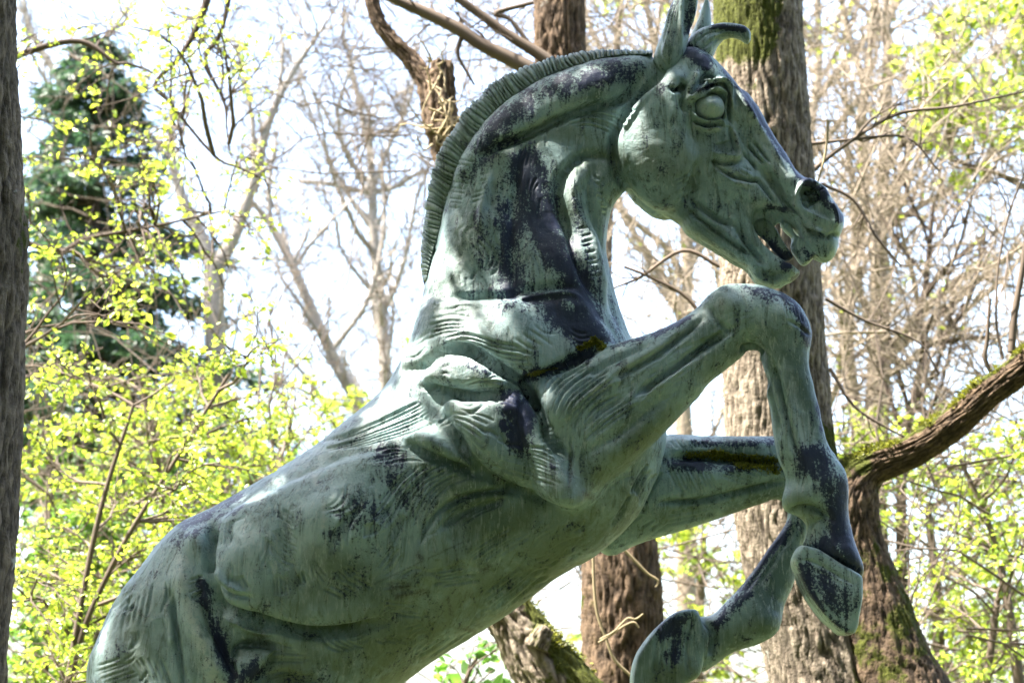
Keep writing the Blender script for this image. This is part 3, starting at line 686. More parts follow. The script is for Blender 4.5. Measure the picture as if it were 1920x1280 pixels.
# ---- patina paint, with mouth shade and pale highlights put in as colour
b.begin(MID)
dark = b.paint([
 ([(985,300),(1008,370),(1030,440),(1060,500),(1098,580),(1118,640)], 38, 0.66, TT), ([(1005,410),(1035,460),(1060,500)], 32, 0.74, TT), ([(968,390),(950,470),(962,540)], 40, 0.55, TT), ([(905,400),(900,480)], 24, 0.3, TT), ([(1000,330),(960,330)], 30, 0.3, TT), ([(880,330),(920,290),(960,250)], 22, 0.35, TT),
 ([(905,270),(940,228),(1000,185),(1060,160),(1120,140),(1190,128)], 28, 0.5, TT), ([(1130,150),(1200,140)], 16, 0.4, TT), ([(1075,380),(1090,440),(1112,500)], 18, 0.3, TT), ([(1040,575),(1090,610),(1125,655)], 34, 0.8, TT), ([(985,562),(1060,556),(1110,600)], 9, 0.8, TT),
 ([(962,752),(982,785),(972,825)], 26, 0.8, SH), ([(885,690),(920,700)], 12, 0.35, SH), ([(990,705),(1040,690),(1110,660)], 13, 0.75, SH), ([(942,795),(946,802)], 8, 0.9, SH),
 ([(715,852),(740,862)], 22, 0.5, TT), ([(640,1000),(690,960)], 30, 0.34, TT), ([(740,900),(780,930)], 40, 0.28, TT), ([(400,945),(440,930)], 18, 0.6, TT), ([(345,985),(390,968)], 12, 0.6, TT), ([(330,1010),(420,970)], 20, 0.3, TT),
 ([(378,1090),(398,1170),(425,1245),(440,1290)], 13, 0.62, TT), ([(450,1270),(480,1250)], 16, 0.55, TT), ([(200,1130),(180,1200)], 8, 0.45, TT), ([(680,1040),(700,1000)], 25, 0.25, TT), ([(620,950),(640,960)], 16, 0.42, TT),
 ([(1290,92),(1320,118)], 14, 0.85, HD), ([(1255,160),(1230,170)], 14, 0.4, HD), ([(1362,132),(1400,182),(1445,250),(1500,325),(1550,365)], 9, 0.62, HD), ([(1345,154),(1310,170)], 6, 0.5, HD), ([(1536,366),(1560,388),(1575,410)], 10, 0.65, HD), ([(1440,388),(1470,392)], 8, 0.55, HD), ([(1476,500),(1500,470)], 12, 0.4, HD), ([(1240,330),(1260,300)], 40, 0.12, HD), ([(1490,524),(1496,520)], 8, 0.7, HD),
 ([(1470,555),(1505,600),(1518,640)], 12, 0.62, NLg), ([(1290,596),(1230,625),(1150,650)], 8, 0.5, NLg), ([(1400,545),(1460,560)], 16, 0.35, NLg), ([(1525,860),(1555,890),(1575,930),(1585,980),(1605,1060)], 30, 0.74, NLg), ([(1520,870),(1550,880)], 30, 0.4, NLg), ([(1550,1030),(1600,1075)], 22, 0.75, NLg), ([(1535,740),(1545,800)], 8, 0.45, NLg),
 ([(1478,985),(1430,1050),(1395,1100)], 18, 0.6, FLg), ([(1400,1110),(1360,1150),(1345,1170)], 16, 0.55, FLg), ([(1265,870),(1330,872)], 16, 0.6, FLg), ([(1300,830),(1400,832),(1450,826)], 8, 0.45, FLg), ([(1330,880),(1450,870)], 12, 0.4, FLg), ([(1310,1180),(1300,1230)], 10, 0.35, FLg),
], None)
dark += 0.12
dark[b.L == 6] = 0.95  # mouth cavity painted near black in place of its shade
olive = b.paint([([(1120,1000),(1000,1080),(850,1170),(700,1260),(560,1280)], 90, 0.85, TT), ([(980,960),(880,1030),(760,1130),(560,1240)], 70, 0.6, TT), ([(560,1120),(700,1080)], 70, 0.4, TT), ([(260,1150),(240,1250)], 50, 0.55, TT),
 ([(1100,930),(1180,850),(1260,780)], 36, 0.75, NLg), ([(1320,700),(1380,660)], 24, 0.4, NLg), ([(1500,940),(1530,970)], 26, 0.6, NLg), ([(1230,300),(1280,320),(1310,280)], 46, 0.5, HD), ([(1240,380),(1330,450)], 30, 0.5, HD), ([(1430,520),(1480,500)], 20, 0.5, HD),
 ([(1100,260),(1030,250),(930,290)], 22, 0.6, TT), ([(1150,300),(1060,330),(1060,400)], 24, 0.55, TT), ([(1200,990),(1400,930)], 26, 0.5, FLg), ([(1420,1170),(1350,1220)], 24, 0.4, FLg), ([(960,900),(1060,920)], 26, 0.55, SH), ([(1440,420),(1420,430)], 20, 0.4, HD)], None)
white = b.paint([([(800,530),(830,580),(870,640)], 36, 0.7, TT), ([(760,690),(850,690),(900,700)], 34, 0.7, SH), ([(700,780),(640,830),(560,880)], 26, 0.55, TT), ([(590,890),(592,905)], 6, 1.0, TT), ([(607,945),(606,985)], 6, 0.9, TT), ([(342,1050),(352,1120),(380,1200),(405,1280)], 17, 0.95, TT), ([(860,770),(900,790)], 20, 0.7, SH), ([(1320,590),(1400,545)], 20, 0.35, NLg), ([(1012,163),(1024,172)], 4, 0.9, TT), ([(1330,1165),(1360,1140)], 14, 0.7, FLg),  # pale streaks, plus brightness painted onto sunlit withers, shoulder and back
 ([(1282,180),(1296,184),(1310,172),(1336,158),(1352,152),(1366,166),(1377,211)], 5, 0.75, HD), ([(1303,236),(1324,245),(1350,241)], 4, 0.7, HD), ([(1307,138),(1296,159),(1286,178)], 6, 0.7, HD), ([(1374,240),(1381,268),(1387,286),(1381,298),(1352,294)], 4, 0.7, HD),  # ridge wear, painted pale to give the relief highlights
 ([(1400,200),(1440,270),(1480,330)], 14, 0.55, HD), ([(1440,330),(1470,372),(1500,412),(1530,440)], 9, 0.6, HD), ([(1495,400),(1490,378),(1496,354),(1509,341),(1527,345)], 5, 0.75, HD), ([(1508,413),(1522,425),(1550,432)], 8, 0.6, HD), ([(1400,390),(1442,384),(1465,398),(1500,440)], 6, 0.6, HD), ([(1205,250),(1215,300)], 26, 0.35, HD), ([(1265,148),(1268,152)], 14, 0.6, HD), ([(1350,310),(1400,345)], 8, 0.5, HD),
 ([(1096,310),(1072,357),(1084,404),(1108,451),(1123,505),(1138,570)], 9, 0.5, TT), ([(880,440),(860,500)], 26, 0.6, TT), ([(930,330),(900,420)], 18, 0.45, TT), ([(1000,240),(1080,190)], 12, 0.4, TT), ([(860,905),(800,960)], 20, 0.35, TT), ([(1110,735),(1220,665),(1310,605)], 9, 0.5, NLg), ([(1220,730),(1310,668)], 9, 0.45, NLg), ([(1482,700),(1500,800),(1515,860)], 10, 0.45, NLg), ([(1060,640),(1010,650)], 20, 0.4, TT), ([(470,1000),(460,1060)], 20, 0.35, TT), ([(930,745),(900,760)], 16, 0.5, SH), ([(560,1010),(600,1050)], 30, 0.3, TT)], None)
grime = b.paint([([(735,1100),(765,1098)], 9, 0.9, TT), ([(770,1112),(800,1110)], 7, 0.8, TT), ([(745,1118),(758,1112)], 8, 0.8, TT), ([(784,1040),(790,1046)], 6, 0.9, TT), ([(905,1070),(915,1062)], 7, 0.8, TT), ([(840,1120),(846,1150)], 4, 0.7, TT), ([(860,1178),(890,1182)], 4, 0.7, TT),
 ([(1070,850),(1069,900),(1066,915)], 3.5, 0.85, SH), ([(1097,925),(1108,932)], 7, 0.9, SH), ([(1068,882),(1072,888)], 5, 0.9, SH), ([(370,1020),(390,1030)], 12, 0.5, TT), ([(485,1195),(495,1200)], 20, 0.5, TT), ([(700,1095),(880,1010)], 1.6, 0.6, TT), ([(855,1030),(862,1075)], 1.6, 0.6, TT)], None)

horse_base = at(420, 2096, Y0)
horse = thing('horse_statue', horse_base, 'rearing bronze horse statue with blue-green patina, forelegs raised', 'statue')
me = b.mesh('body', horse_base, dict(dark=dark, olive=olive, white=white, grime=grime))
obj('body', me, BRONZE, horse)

def small(name, solids, h, mid, lines=(), hatches=(), pads=(), paint_dark=(), paint_olive=(), base_dark=0.1, bumps=1.0, refine=1, face_all=False):
    s = Sculpt(h)
    for a in solids: s.cushion(**a)
    s.build(); s.begin({0: mid})
    if pads:
        for p in pads: s.pad(*p)
        s.apply(1)
    if refine: s.refine(1)
    s.begin({0: mid})
    for p in lines: s.line(*p)
    for p in hatches: s.hatch(*p)
    s.D += bumps * fbm(s.V * 22.0, 3, 3)
    s.apply(); s.begin({0: mid})
    m = s.mesh(name, horse_base, dict(dark=s.paint(list(paint_dark)) + base_dark, olive=s.paint(list(paint_olive)), white=np.zeros(len(s.V)), grime=np.zeros(len(s.V))))
    return obj(name, m, BRONZE, horse)

hoof_near = small('hoof', [dict(outline=[(1483,1050),(1496,1022),(1530,1030),(1572,1058),(1613,1082),(1612,1128),(1604,1176),(1597,1192),(1573,1189),(1542,1164),(1512,1122),(1494,1085)], dy=NEAR_Y, ctrl=[(1520,1070,8,40),(1570,1120,9,48),(1585,1180,6,42)], k=0.005, p=3.5, smooth=False, bl=1)], 0.007, NEAR_Y,
      lines=[([(1488,1062),(1500,1092),(1520,1126),(1548,1160),(1578,1184)], 3, -4), ([(1502,1050),(1530,1055),(1600,1095)], 3, -3)], hatches=[([(1510,1060),(1590,1100)], [(1540,1130),(1600,1170)], 5, 3, -1.2)], paint_dark=[([(1510,1080),(1550,1100),(1570,1130)], 26, 0.5), ([(1500,1060),(1540,1140),(1590,1185)], 7, 0.5)], base_dark=0.18)
hoof_far = small('hoof', [dict(outline=[(1306,1142),(1268,1147),(1232,1174),(1201,1211),(1186,1243),(1182,1285),(1196,1312),(1240,1308),(1290,1280),(1312,1262),(1322,1200)], dy=FAR_Y, ctrl=[(1290,1200,20,42),(1230,1240,20,50),(1200,1290,12,48)], k=0.005, p=4.5)], 0.007, FAR_Y,
      hatches=[([(1300,1146),(1278,1190),(1272,1250)], [(1240,1172),(1232,1210),(1228,1270)], 6, 4, -5)], lines=[([(1306,1150),(1290,1195),(1290,1260)], 4, -6)], paint_dark=[([(1280,1160),(1240,1185)], 16, 0.6), ([(1280,1190),(1262,1230)], 16, 0.4)], paint_olive=[([(1230,1280),(1290,1260)], 40, 0.7)], base_dark=0.14)
ear_near = small('ear', [dict(outline=[(1224,112),(1231,87),(1243,57),(1251,26),(1262,0),(1278,-36),(1294,-50),(1305,-25),(1309,0),(1304,31),(1294,61),(1287,90),(1284,112),(1264,138),(1238,140)], dy=-0.055, ctrl=[(1255,100,26,30),(1275,20,22,20),(1290,-30,12,10)], k=0.005)], 0.0055, -0.055,
      pads=[([(1281,75),(1279,30),(1281,0),(1290,-40),(1304,-10),(1302,30),(1292,65)], -14, 9)], lines=[([(1278,90),(1276,40),(1278,0),(1288,-40)], 3, 5), ([(1240,70),(1236,100),(1250,128)], 4, -4)], hatches=[([(1240,90),(1256,30),(1270,-10)], [(1262,96),(1270,40),(1276,0)], 4, 2, -2)], paint_dark=[([(1290,60),(1295,0)], 10, 0.5), ([(1245,60),(1260,0)], 8, 0.35)])
ear_far = small('ear', [dict(outline=[(1290,75),(1299,58),(1310,33),(1318,8),(1324,-8),(1329,0),(1333,25),(1333,50),(1326,80),(1310,100)], dy=0.075, ctrl=[(1315,60,16,18),(1324,0,8,8)], k=0.005)], 0.0055, 0.075, paint_dark=[([(1325,10),(1320,60)], 8, 0.2)])
forelock = small('forelock', [dict(outline=[(1280,92),(1292,72),(1308,58),(1327,50),(1350,45),(1375,46),(1396,50),(1407,60),(1408,74),(1402,84),(1391,76),(1376,70),(1358,74),(1345,88),(1338,104),(1330,116),(1300,112)], dy=-0.004, ctrl=[(1310,85,18,30),(1350,60,12,20),(1398,66,10,16)], k=0.005)], 0.005, -0.004,
      lines=[([(1300,85),(1330,62),(1375,56),(1400,64)], 3, -3), ([(1310,98),(1332,80),(1356,66)], 3, -3)], hatches=[([(1296,80),(1326,56),(1390,54)], [(1330,100),(1345,75),(1395,70)], 5, 1.6, -1.8)], paint_dark=[([(1340,50),(1395,55)], 7, 0.75), ([(1285,95),(1320,108)], 14, 0.7)])
tongue = small('tongue', [dict(outline=[(1404,420),(1424,409),(1444,415),(1456,430),(1466,448),(1478,466),(1488,484),(1470,490),(1452,474),(1432,450),(1414,436)], dy=0.0, ctrl=[(1430,430,12,13),(1475,475,8,9)], k=0.004)], 0.005, 0.0, bumps=0.6, base_dark=0.2, paint_dark=[([(1450,470),(1480,490)], 14, 0.6)], paint_olive=[([(1420,420),(1480,480)], 30, 0.6)])  # lower tongue darkened as painted mouth shade
teeth = small('teeth', [dict(outline=[(1458,412),(1482,424),(1490,441),(1508,451),(1524,465),(1528,480),(1509,498),(1496,488),(1482,464),(1485,448),(1468,430)], dy=-0.004, ctrl=[(1490,450,8,16),(1510,480,10,19)], k=0.004, p=3.0)], 0.005, -0.004, bumps=0.4,
      lines=[([(1484,466),(1494,446)], 1.6, -3), ([(1496,480),(1508,458)], 1.6, -3), ([(1470,428),(1476,420)], 1.6, -3)], paint_dark=[([(1508,470),(1520,480)], 10, 0.5)])  # front teeth darkened as painted mouth shade

# eyes: a proud bronze ball with a pointed pupil
def eye_mesh():
    n, m = 40, 28
    V, F = [(0, -1, 0)], []
    for j in range(1, m):
        th = math.pi * j / m
        for i in range(n):
            ph = 2 * math.pi * i / n
            V.append((math.sin(th) * math.cos(ph), -math.cos(th), math.sin(th) * math.sin(ph)))
    V.append((0, 1, 0)); V = np.array(V)
    r2 = (V[:, 0] + 0.1) ** 2 + (V[:, 2] - 0.0) ** 2
    V[:, 1] -= np.where(V[:, 1] < 0, 0.16 * np.maximum(0, 1 - np.sqrt(r2) / 0.55), 0)
    Q = [[1 + (j - 1) * n + i, 1 + (j - 1) * n + (i + 1) % n, 1 + j * n + (i + 1) % n, 1 + j * n + i] for j in range(1, m - 1) for i in range(n)]
    T = [[0, 1 + (i + 1) % n, 1 + i] for i in range(n)] + [[len(V) - 1, len(V) - 1 - n + i, len(V) - 1 - n + (i + 1) % n] for i in range(n)]
    V = V * np.array([28.0, 29.0, 27.0]) * PX
    me = new_mesh('eye', V, [np.array(Q), np.array(T)])
    q = me.attributes.new('white', 'FLOAT', 'POINT'); q.data.foreach_set('value', np.full(len(V), 0.6, np.float32))
    return me
for side in (-1, 1):
    c = at(1331, 203, Y0 - 0.080) if side < 0 else at(1331, 203, Y0 - 0.080) * np.array([1, 0, 1]) + np.array([0, Y0 + 0.080, 0])
    o = obj('eye', eye_mesh(), BRONZE, horse, tuple(c - horse_base))
    if side > 0: o.scale = (1, -1, 1)

# mane: a standing fin of combed, overlapping locks
def mane_mesh():
    inner = catmull([(1222,112),(1150,116),(1092,130),(1033,150),(979,180),(936,211),(903,249),(877,288),(857,330),(840,376),(828,424),(817,466),(806,505),(800,535)], 40)
    outer = catmull([(1222,97),(1150,94),(1111,96),(1072,101),(1033,110),(994,123),(955,140),(925,157),(895,184),(872,208),(853,236),(833,267),(818,298),(809,331),(801,369),(794,419),(790,466),(789,501),(793,528)], 40)
    def res(L, n):
        q = np.concatenate([[0], np.cumsum(np.linalg.norm(np.diff(L, axis=0), axis=1))]); q /= q[-1]
        t = np.linspace(0, 1, n); return np.stack([np.interp(t, q, L[:, 0]), np.interp(t, q, L[:, 1])], 1)
    n, m = 900, 14
    I = ats(res(inner, n), Y0); O = ats(res(outer, n), Y0)
    rg = np.random.default_rng(4)
    nl = 90
    edges = np.sort(np.concatenate([[0, 1], (np.arange(1, nl) + rg.uniform(-0.46, 0.46, nl - 1)) / nl]))
    t = np.linspace(0, 1, n)
    V = []
    for sgn in (-1, 1):
        for j in range(m):
            f = j / (m - 1)
            tt = np.clip(t + 0.004 * np.sin(f * 3 + t * 40) + 0.006 * f * f, 0, 1)
            k = np.clip(np.searchsorted(edges, tt, side='right') - 1, 0, nl - 1)
            u = (tt - edges[k]) / (edges[k + 1] - edges[k])
            amp = 0.35 + 1.0 * _hash(k, k * 0, k * 0, 3)
            prof = np.sqrt(np.clip(1 - (2 * u - 1) ** 2, 0, 1))
            fo = f * (1 + (0.13 * (_hash(k, k * 0 + 1, k * 0, 5) - 0.5) + 0.05 * (prof - 1)) * (f > 0.8))
            x = I[:, 0] * (1 - fo) + O[:, 0] * fo; z = I[:, 1] * (1 - fo) + O[:, 1] * fo
            th = (0.034 * (1 - f) ** 0.8 + 0.022) * (0.999 - 0.6 * f ** 6)
            y = sgn * (th - 0.021 * amp * (1 - prof))
            V.append(np.stack([x, Y0 + y, z], 1))
    V = np.vstack(V)
    Q = []
    for s_ in (0, 1):
        for j in range(m - 1):
            a = (s_ * m + j) * n + np.arange(n - 1)
            q = np.stack([a, a + 1, a + 1 + n, a + n], 1)
            Q.append(q if s_ == 0 else q[:, ::-1])
    a = (m - 1) * n + np.arange(n - 1); c = (2 * m - 1) * n + np.arange(n - 1)
    Q.append(np.stack([a, a + 1, c + 1, c], 1))
    a = np.arange(n - 1); c = m * n + np.arange(n - 1)
    Q.append(np.stack([a + 1, a, c, c + 1], 1))
    me = new_mesh('mane', V - horse_base, [np.vstack(Q)])
    for k, v in dict(dark=0.12, olive=0.45, white=0.0, grime=0.0).items():
        q = me.attributes.new(k, 'FLOAT', 'POINT'); q.data.foreach_set('value', np.full(len(V), v, np.float32))
    return me
obj('mane', mane_mesh(), BRONZE, horse)

# ------------------------------------------------------------------ materials of the wood
def bark_mat(name, light, dark, moss=(0.075, 0.085, 0.012), scale=1.0, lichen=0.0):
    m, nt, b = mat_new(name); g = N(nt)
    co = g.coord(); big = g.noise(co, 2.0 * scale, 3); mid = g.noise(co, 16 * scale, 4, 0.65); fine = g.noise(co, 70 * scale, 3, 0.7)
    c = g.mix(g.ramp(mid, 0.3, 0.7), dark, light)
    c = g.mix(g.math('MULTIPLY', g.attr('furrow'), 0.9), c, tuple(0.22 * x for x in dark))
    c = g.mix(g.math('MULTIPLY', g.ramp(big, 0.5, 0.7), 0.4), c, tuple(0.6 * x for x in light))
    fib = g.noise(g.coord((1, 1, 0.13)), 42 * scale, 4, 0.7, 0.3)
    c = g.mix(g.math('MULTIPLY', g.ramp(fib, 0.56, 0.66), 0.6), c, tuple(0.35 * x for x in dark))
    if lichen:
        c = g.mix(g.math('MULTIPLY', g.ramp(g.noise(co, 7 * scale, 3, 0.6), 0.68, 0.74), lichen), c, (0.45, 0.46, 0.42))
    mf = g.math('ADD', g.attr('moss'), g.math('MULTIPLY', g.math('SUBTRACT', mid, 0.5), 1.2))
    mm = g.ramp(mf, 0.42, 0.62)
    c = g.mix(mm, c, g.mix(g.ramp(fine, 0.3, 0.7), tuple(0.45 * x for x in moss), moss))
    g.link(c, b.inputs['Base Color']); b.inputs['Roughness'].default_value = 0.9; b.inputs['Specular IOR Level'].default_value = 0.2
    g.link(g.bump(g.math('SUBTRACT', g.math('ADD', mid, g.math('MULTIPLY', fine, 0.6)), g.math('MULTIPLY', fib, 1.5)), 0.8, 0.014), b.inputs['Normal'])
    return m
def twig_mat(name, col):
    m, nt, b = mat_new(name); g = N(nt); co = g.coord()
    c = g.mix(g.noise(co, 6, 3), tuple(0.6 * x for x in col), tuple(min(1, 1.35 * x) for x in col))
    g.link(c, b.inputs['Base Color']); b.inputs['Roughness'].default_value = 0.85; b.inputs['Specular IOR Level'].default_value = 0.25
    return m
def leaf_mat(name, refl, trans, var=0.5):
    m, nt, b = mat_new(name); g = N(nt)
    r = g.attr('tone')
    c1 = g.mix(r, tuple(x * (1 - var) for x in refl), tuple(min(1, x * (1 + var)) for x in refl))
    c2 = g.mix(r, tuple(x * (1 - var * 0.6) for x in trans), tuple(min(1, x * (1 + var * 0.6)) for x in trans))
    d = g.node('ShaderNodeBsdfDiffuse'); t = g.node('ShaderNodeBsdfTranslucent'); a = g.node('ShaderNodeAddShader')
    gl = g.node('ShaderNodeBsdfGlossy'); gl.inputs['Roughness'].default_value = 0.4; mx = g.node('ShaderNodeMixShader'); mx.inputs[0].default_value = 0.06
    g.link(c1, d.inputs['Color']); g.link(c2, t.inputs['Color'])
    g.link(d.outputs[0], a.inputs[0]); g.link(t.outputs[0], a.inputs[1])
    g.link(a.outputs[0], mx.inputs[1]); g.link(gl.outputs[0], mx.inputs[2])
    nt.nodes.remove(b); g.link(mx.outputs[0], nt.nodes['Material Output'].inputs['Surface'])
    return m
BARK = bark_mat('rough_bark', (0.33, 0.275, 0.21), (0.135, 0.105, 0.078), lichen=0.8)
BARK_GREY = bark_mat('grey_bark', (0.28, 0.22, 0.175), (0.12, 0.09, 0.07), lichen=0.7, scale=1.6)
BARK_RED = bark_mat('red_brown_bark', (0.19, 0.13, 0.085), (0.075, 0.052, 0.035), lichen=0.3)
BARK_PALE = twig_mat('pale_bark', (0.27, 0.24, 0.205))
TWIG_BROWN = twig_mat('brown_twig', (0.115, 0.088, 0.066))
TWIG_TAN = twig_mat('tan_twig', (0.24, 0.195, 0.145))
TWIG_DARK = twig_mat('dark_twig', (0.075, 0.055, 0.04))
VINE = twig_mat('dry_vine', (0.30, 0.24, 0.145))
LEAF_Y = leaf_mat('young_leaf', (0.11, 0.16, 0.022), (0.26, 0.31, 0.03), 0.7)
LEAF_G = leaf_mat('green_leaf', (0.045, 0.085, 0.018), (0.075, 0.14, 0.018), 0.6)
LEAF_SHINY = leaf_mat('laurel_leaf', (0.06, 0.12, 0.03), (0.12, 0.24, 0.03))
LEAF_DARK = leaf_mat('shade_leaf', (0.045, 0.065, 0.025), (0.03, 0.045, 0.012))
NEEDLE = leaf_mat('needle', (0.024, 0.05, 0.026), (0.02, 0.045, 0.018), 0.5)
MOSS = leaf_mat('moss_tuft', (0.15, 0.15, 0.018), (0.07, 0.075, 0.008), 0.6)

# ------------------------------------------------------------------ tubes, leaves
def frames(P):
    T = np.gradient(P, axis=0); T /= np.maximum(np.linalg.norm(T, axis=1), 1e-9)[:, None]
    a = np.array([0.0, -1.0, 0.0]) if abs(T[0, 1]) < 0.9 else np.array([1.0, 0, 0])
    A = a[None] - (T @ a)[:, None] * T; A /= np.maximum(np.linalg.norm(A, axis=1), 1e-9)[:, None]
    return T, A, np.cross(T, A)

def trunk_mesh(pts, Y, org, seg=120, step=0.012, bark=0.016, grain=26.0, stretch=0.2, moss=None, lumps=0.05, seed=0, flare=None):
    """pts: (px, py, half width px[, depth offset]) from bottom to top; a barked tube on the upright plane Y"""
    P = np.array([at(p[0], p[1], Y + (p[3] if len(p) > 3 else 0.0)) for p in pts])
    R = np.array([p[2] * (Y / CP) * KP for p in pts])
    d = catmull(np.column_stack([P, R]), 12)
    L = np.concatenate([[0], np.cumsum(np.linalg.norm(np.diff(d[:, :3], axis=0), axis=1))])
    n = max(8, int(L[-1] / step)); s = np.linspace(0, L[-1], n)
    C = np.stack([np.interp(s, L, d[:, k]) for k in range(4)], 1)
    C[:, 3] = np.maximum(C[:, 3], 0.003)
    T, A, B = frames(C[:, :3])
    th = np.linspace(0, 2 * np.pi, seg, endpoint=False)
    ct, st = np.cos(th), np.sin(th)
    dirs = A[:, None, :] * ct[None, :, None] + B[:, None, :] * st[None, :, None]
    Rm = C[:, 3].mean()
    q = np.stack([np.broadcast_to(ct * Rm, (n, seg)), np.broadcast_to(st * Rm, (n, seg)), np.broadcast_to(s[:, None], (n, seg))], 2).reshape(-1, 3)
    w = q.copy(); w += np.array([0.032, 0.032, 0.25]) * np.stack([noise3(q * 9, seed + 1), noise3(q * 9, seed + 2), noise3(q * np.array([22, 22, 5.0]), seed + 3)], 1)
    g_ = w * np.array([grain, grain, grain * stretch]); gi = np.floor(g_).astype(np.int64)
    b1 = np.full(len(g_), 9.0); b2 = np.full(len(g_), 9.0); tone = np.zeros(len(g_))
    for ax in (-1, 0, 1):
        for ay in (-1, 0, 1):
            for az in (-1, 0, 1):
                c0, c1, c2 = gi[:, 0] + ax, gi[:, 1] + ay, gi[:, 2] + az
                q0 = c0 + _hash(c0, c1, c2, seed) - g_[:, 0]; q1 = c1 + _hash(c0, c1, c2, seed + 1) - g_[:, 1]; q2 = c2 + _hash(c0, c1, c2, seed + 2) - g_[:, 2]
                dd = np.sqrt(q0 * q0 + q1 * q1 + q2 * q2)
                nb_ = dd < b1
                b2 = np.where(nb_, b1, np.minimum(b2, dd)); tone = np.where(nb_, _hash(c0, c1, c2, seed + 5), tone); b1 = np.where(nb_, dd, b1)
    crack = b2 - b1
    f2 = np.abs(noise3(w * np.array([grain * 2.4, grain * 2.4, grain * stretch * 1.6]), seed + 7))
    ridge = sstep(0.0, 0.3, crack) * (0.6 + 0.18 * tone) + sstep(0.0, 0.3, f2) * 0.3
    fur = np.maximum(1 - sstep(0.0, 0.15, crack), 0.55 * (1 - sstep(0, 0.12, f2)))
    rad = np.repeat(C[:, 3], seg) * (1 + lumps * fbm(q * np.array([5, 5, 3.0]), 3, seed + 20))
    rad = rad + bark * (ridge - 0.75) * np.minimum(1, np.repeat(C[:, 3], seg) / 0.06) + bark * 0.25 * noise3(q * 60, seed + 30)
    V = C[:, None, :3] + dirs * rad.reshape(n, seg)[:, :, None]
    V = V.reshape(-1, 3)
    i = np.arange(n - 1)[:, None] * seg + np.arange(seg)[None]; j = np.arange(n - 1)[:, None] * seg + (np.arange(seg)[None] + 1) % seg
    Q = np.stack([i, j, j + seg, i + seg], 2).reshape(-1, 4)
    caps = []
    V = np.vstack([V, C[0, :3], C[-1, :3] + T[-1] * 0.01]); nb = n * seg
    k = np.arange(seg); k1 = (k + 1) % seg
    caps.append(np.stack([np.full(seg, nb), k1, k], 1)); caps.append(np.stack([np.full(seg, nb + 1), (n - 1) * seg + k, (n - 1) * seg + k1], 1))
    me = new_mesh('trunk', V - org, [Q, np.vstack(caps)])
    mo = np.zeros(len(V))
    if moss is not None:
        Nn = np.vstack([dirs.reshape(-1, 3), [[0, 0, -1], [0, 0, 1]]])
        mo = moss(V, to_px(V), Nn); mo = mo + np.clip(mo * 4, 0, 1) * 0.55 * fbm(V * 9.0, 4, seed + 50)
    for nm, arr in (('moss', mo), ('furrow', np.concatenate([fur, [0, 0]]))):
        a_ = me.attributes.new(nm, 'FLOAT', 'POINT'); a_.data.foreach_set('value', arr.astype(np.float32))
    return me, V, C

class Tubes:
    def __init__(s, keep=None): s.V = []; s.F = []; s.n = 0; s.keep = keep
    def add(s, P, R, k=5):
        P = np.asarray(P, float); R = np.asarray(R, float)
        if s.keep is not None and not s.keep(catmull(P, 4)).all(): return
        T, A, B = frames(P); th = np.arange(k) * 2 * np.pi / k
        V = P[:, None] + (A[:, None] * np.cos(th)[None, :, None] + B[:, None] * np.sin(th)[None, :, None]) * R[:, None, None]
        n = len(P)
        i = np.arange(n - 1)[:, None] * k + np.arange(k)[None]; j = np.arange(n - 1)[:, None] * k + (np.arange(k)[None] + 1) % k
        s.F.append(np.stack([i, j, j + k, i + k], 2).reshape(-1, 4) + s.n)
        s.V.append(V.reshape(-1, 3)); s.n += n * k
    def build(s, name, mat, parent, org):
        if not s.V: return None
        me = new_mesh(name, np.vstack(s.V) - org, [np.vstack(s.F)])
        return obj(name, me, mat, parent)

def leaf_mesh(name, C, size, rng, org, up=0.35, hang=0.0, aspect=0.62, D=None, fold=0.25):
    """C centres (n,3), size (n,): folded four-triangle leaves"""
    n = len(C)
    d = rng.normal(size=(n, 3)) if D is None else D + rng.normal(size=(n, 3)) * 0.55
    d[:, 2] = d[:, 2] * 0.6 - hang
    d /= np.linalg.norm(d, axis=1)[:, None]
    u = rng.normal(size=(n, 3)); u[:, 2] += up * 2
    s = np.cross(d, u); s /= np.maximum(np.linalg.norm(s, axis=1), 1e-6)[:, None]
    nn = np.cross(s, d)
    L = size[:, None]; W = L * aspect * 0.5
    base = C; tip = C + d * L - nn * L * 0.12
    m = C + d * L * 0.45
    lf = m + s * W + nn * W * fold; rt = m - s * W + nn * W * fold
    t1 = C + d * L * 0.78 + s * W * 0.55 + nn * W * fold * 0.4; t2 = C + d * L * 0.78 - s * W * 0.55 + nn * W * fold * 0.4
    V = np.stack([base, lf, t1, tip, t2, rt], 1).reshape(-1, 3)
    b = np.arange(n)[:, None] * 6
    Q = np.vstack([b + np.array([[0, 1, 2, 3]]), b + np.array([[0, 3, 4, 5]])])
    me = new_mesh(name, V - org, [Q], smooth=False)
    a_ = me.attributes.new('tone', 'FLOAT', 'POINT'); a_.data.foreach_set('value', np.repeat(rng.random(n), 6).astype(np.float32))
    return me

def wander(p, d, length, n, rng, wob=0.25, lift=0.0, sag=0.0):
    pts = [np.array(p, float)]; d = np.array(d, float); d /= np.linalg.norm(d)
    st = length / n
    for k in range(n):
        d = d + rng.normal(size=3) * wob + np.array([0, 0, lift - sag * k / n])
        d /= np.linalg.norm(d)
        pts.append(pts[-1] + d * st)
    return np.array(pts)

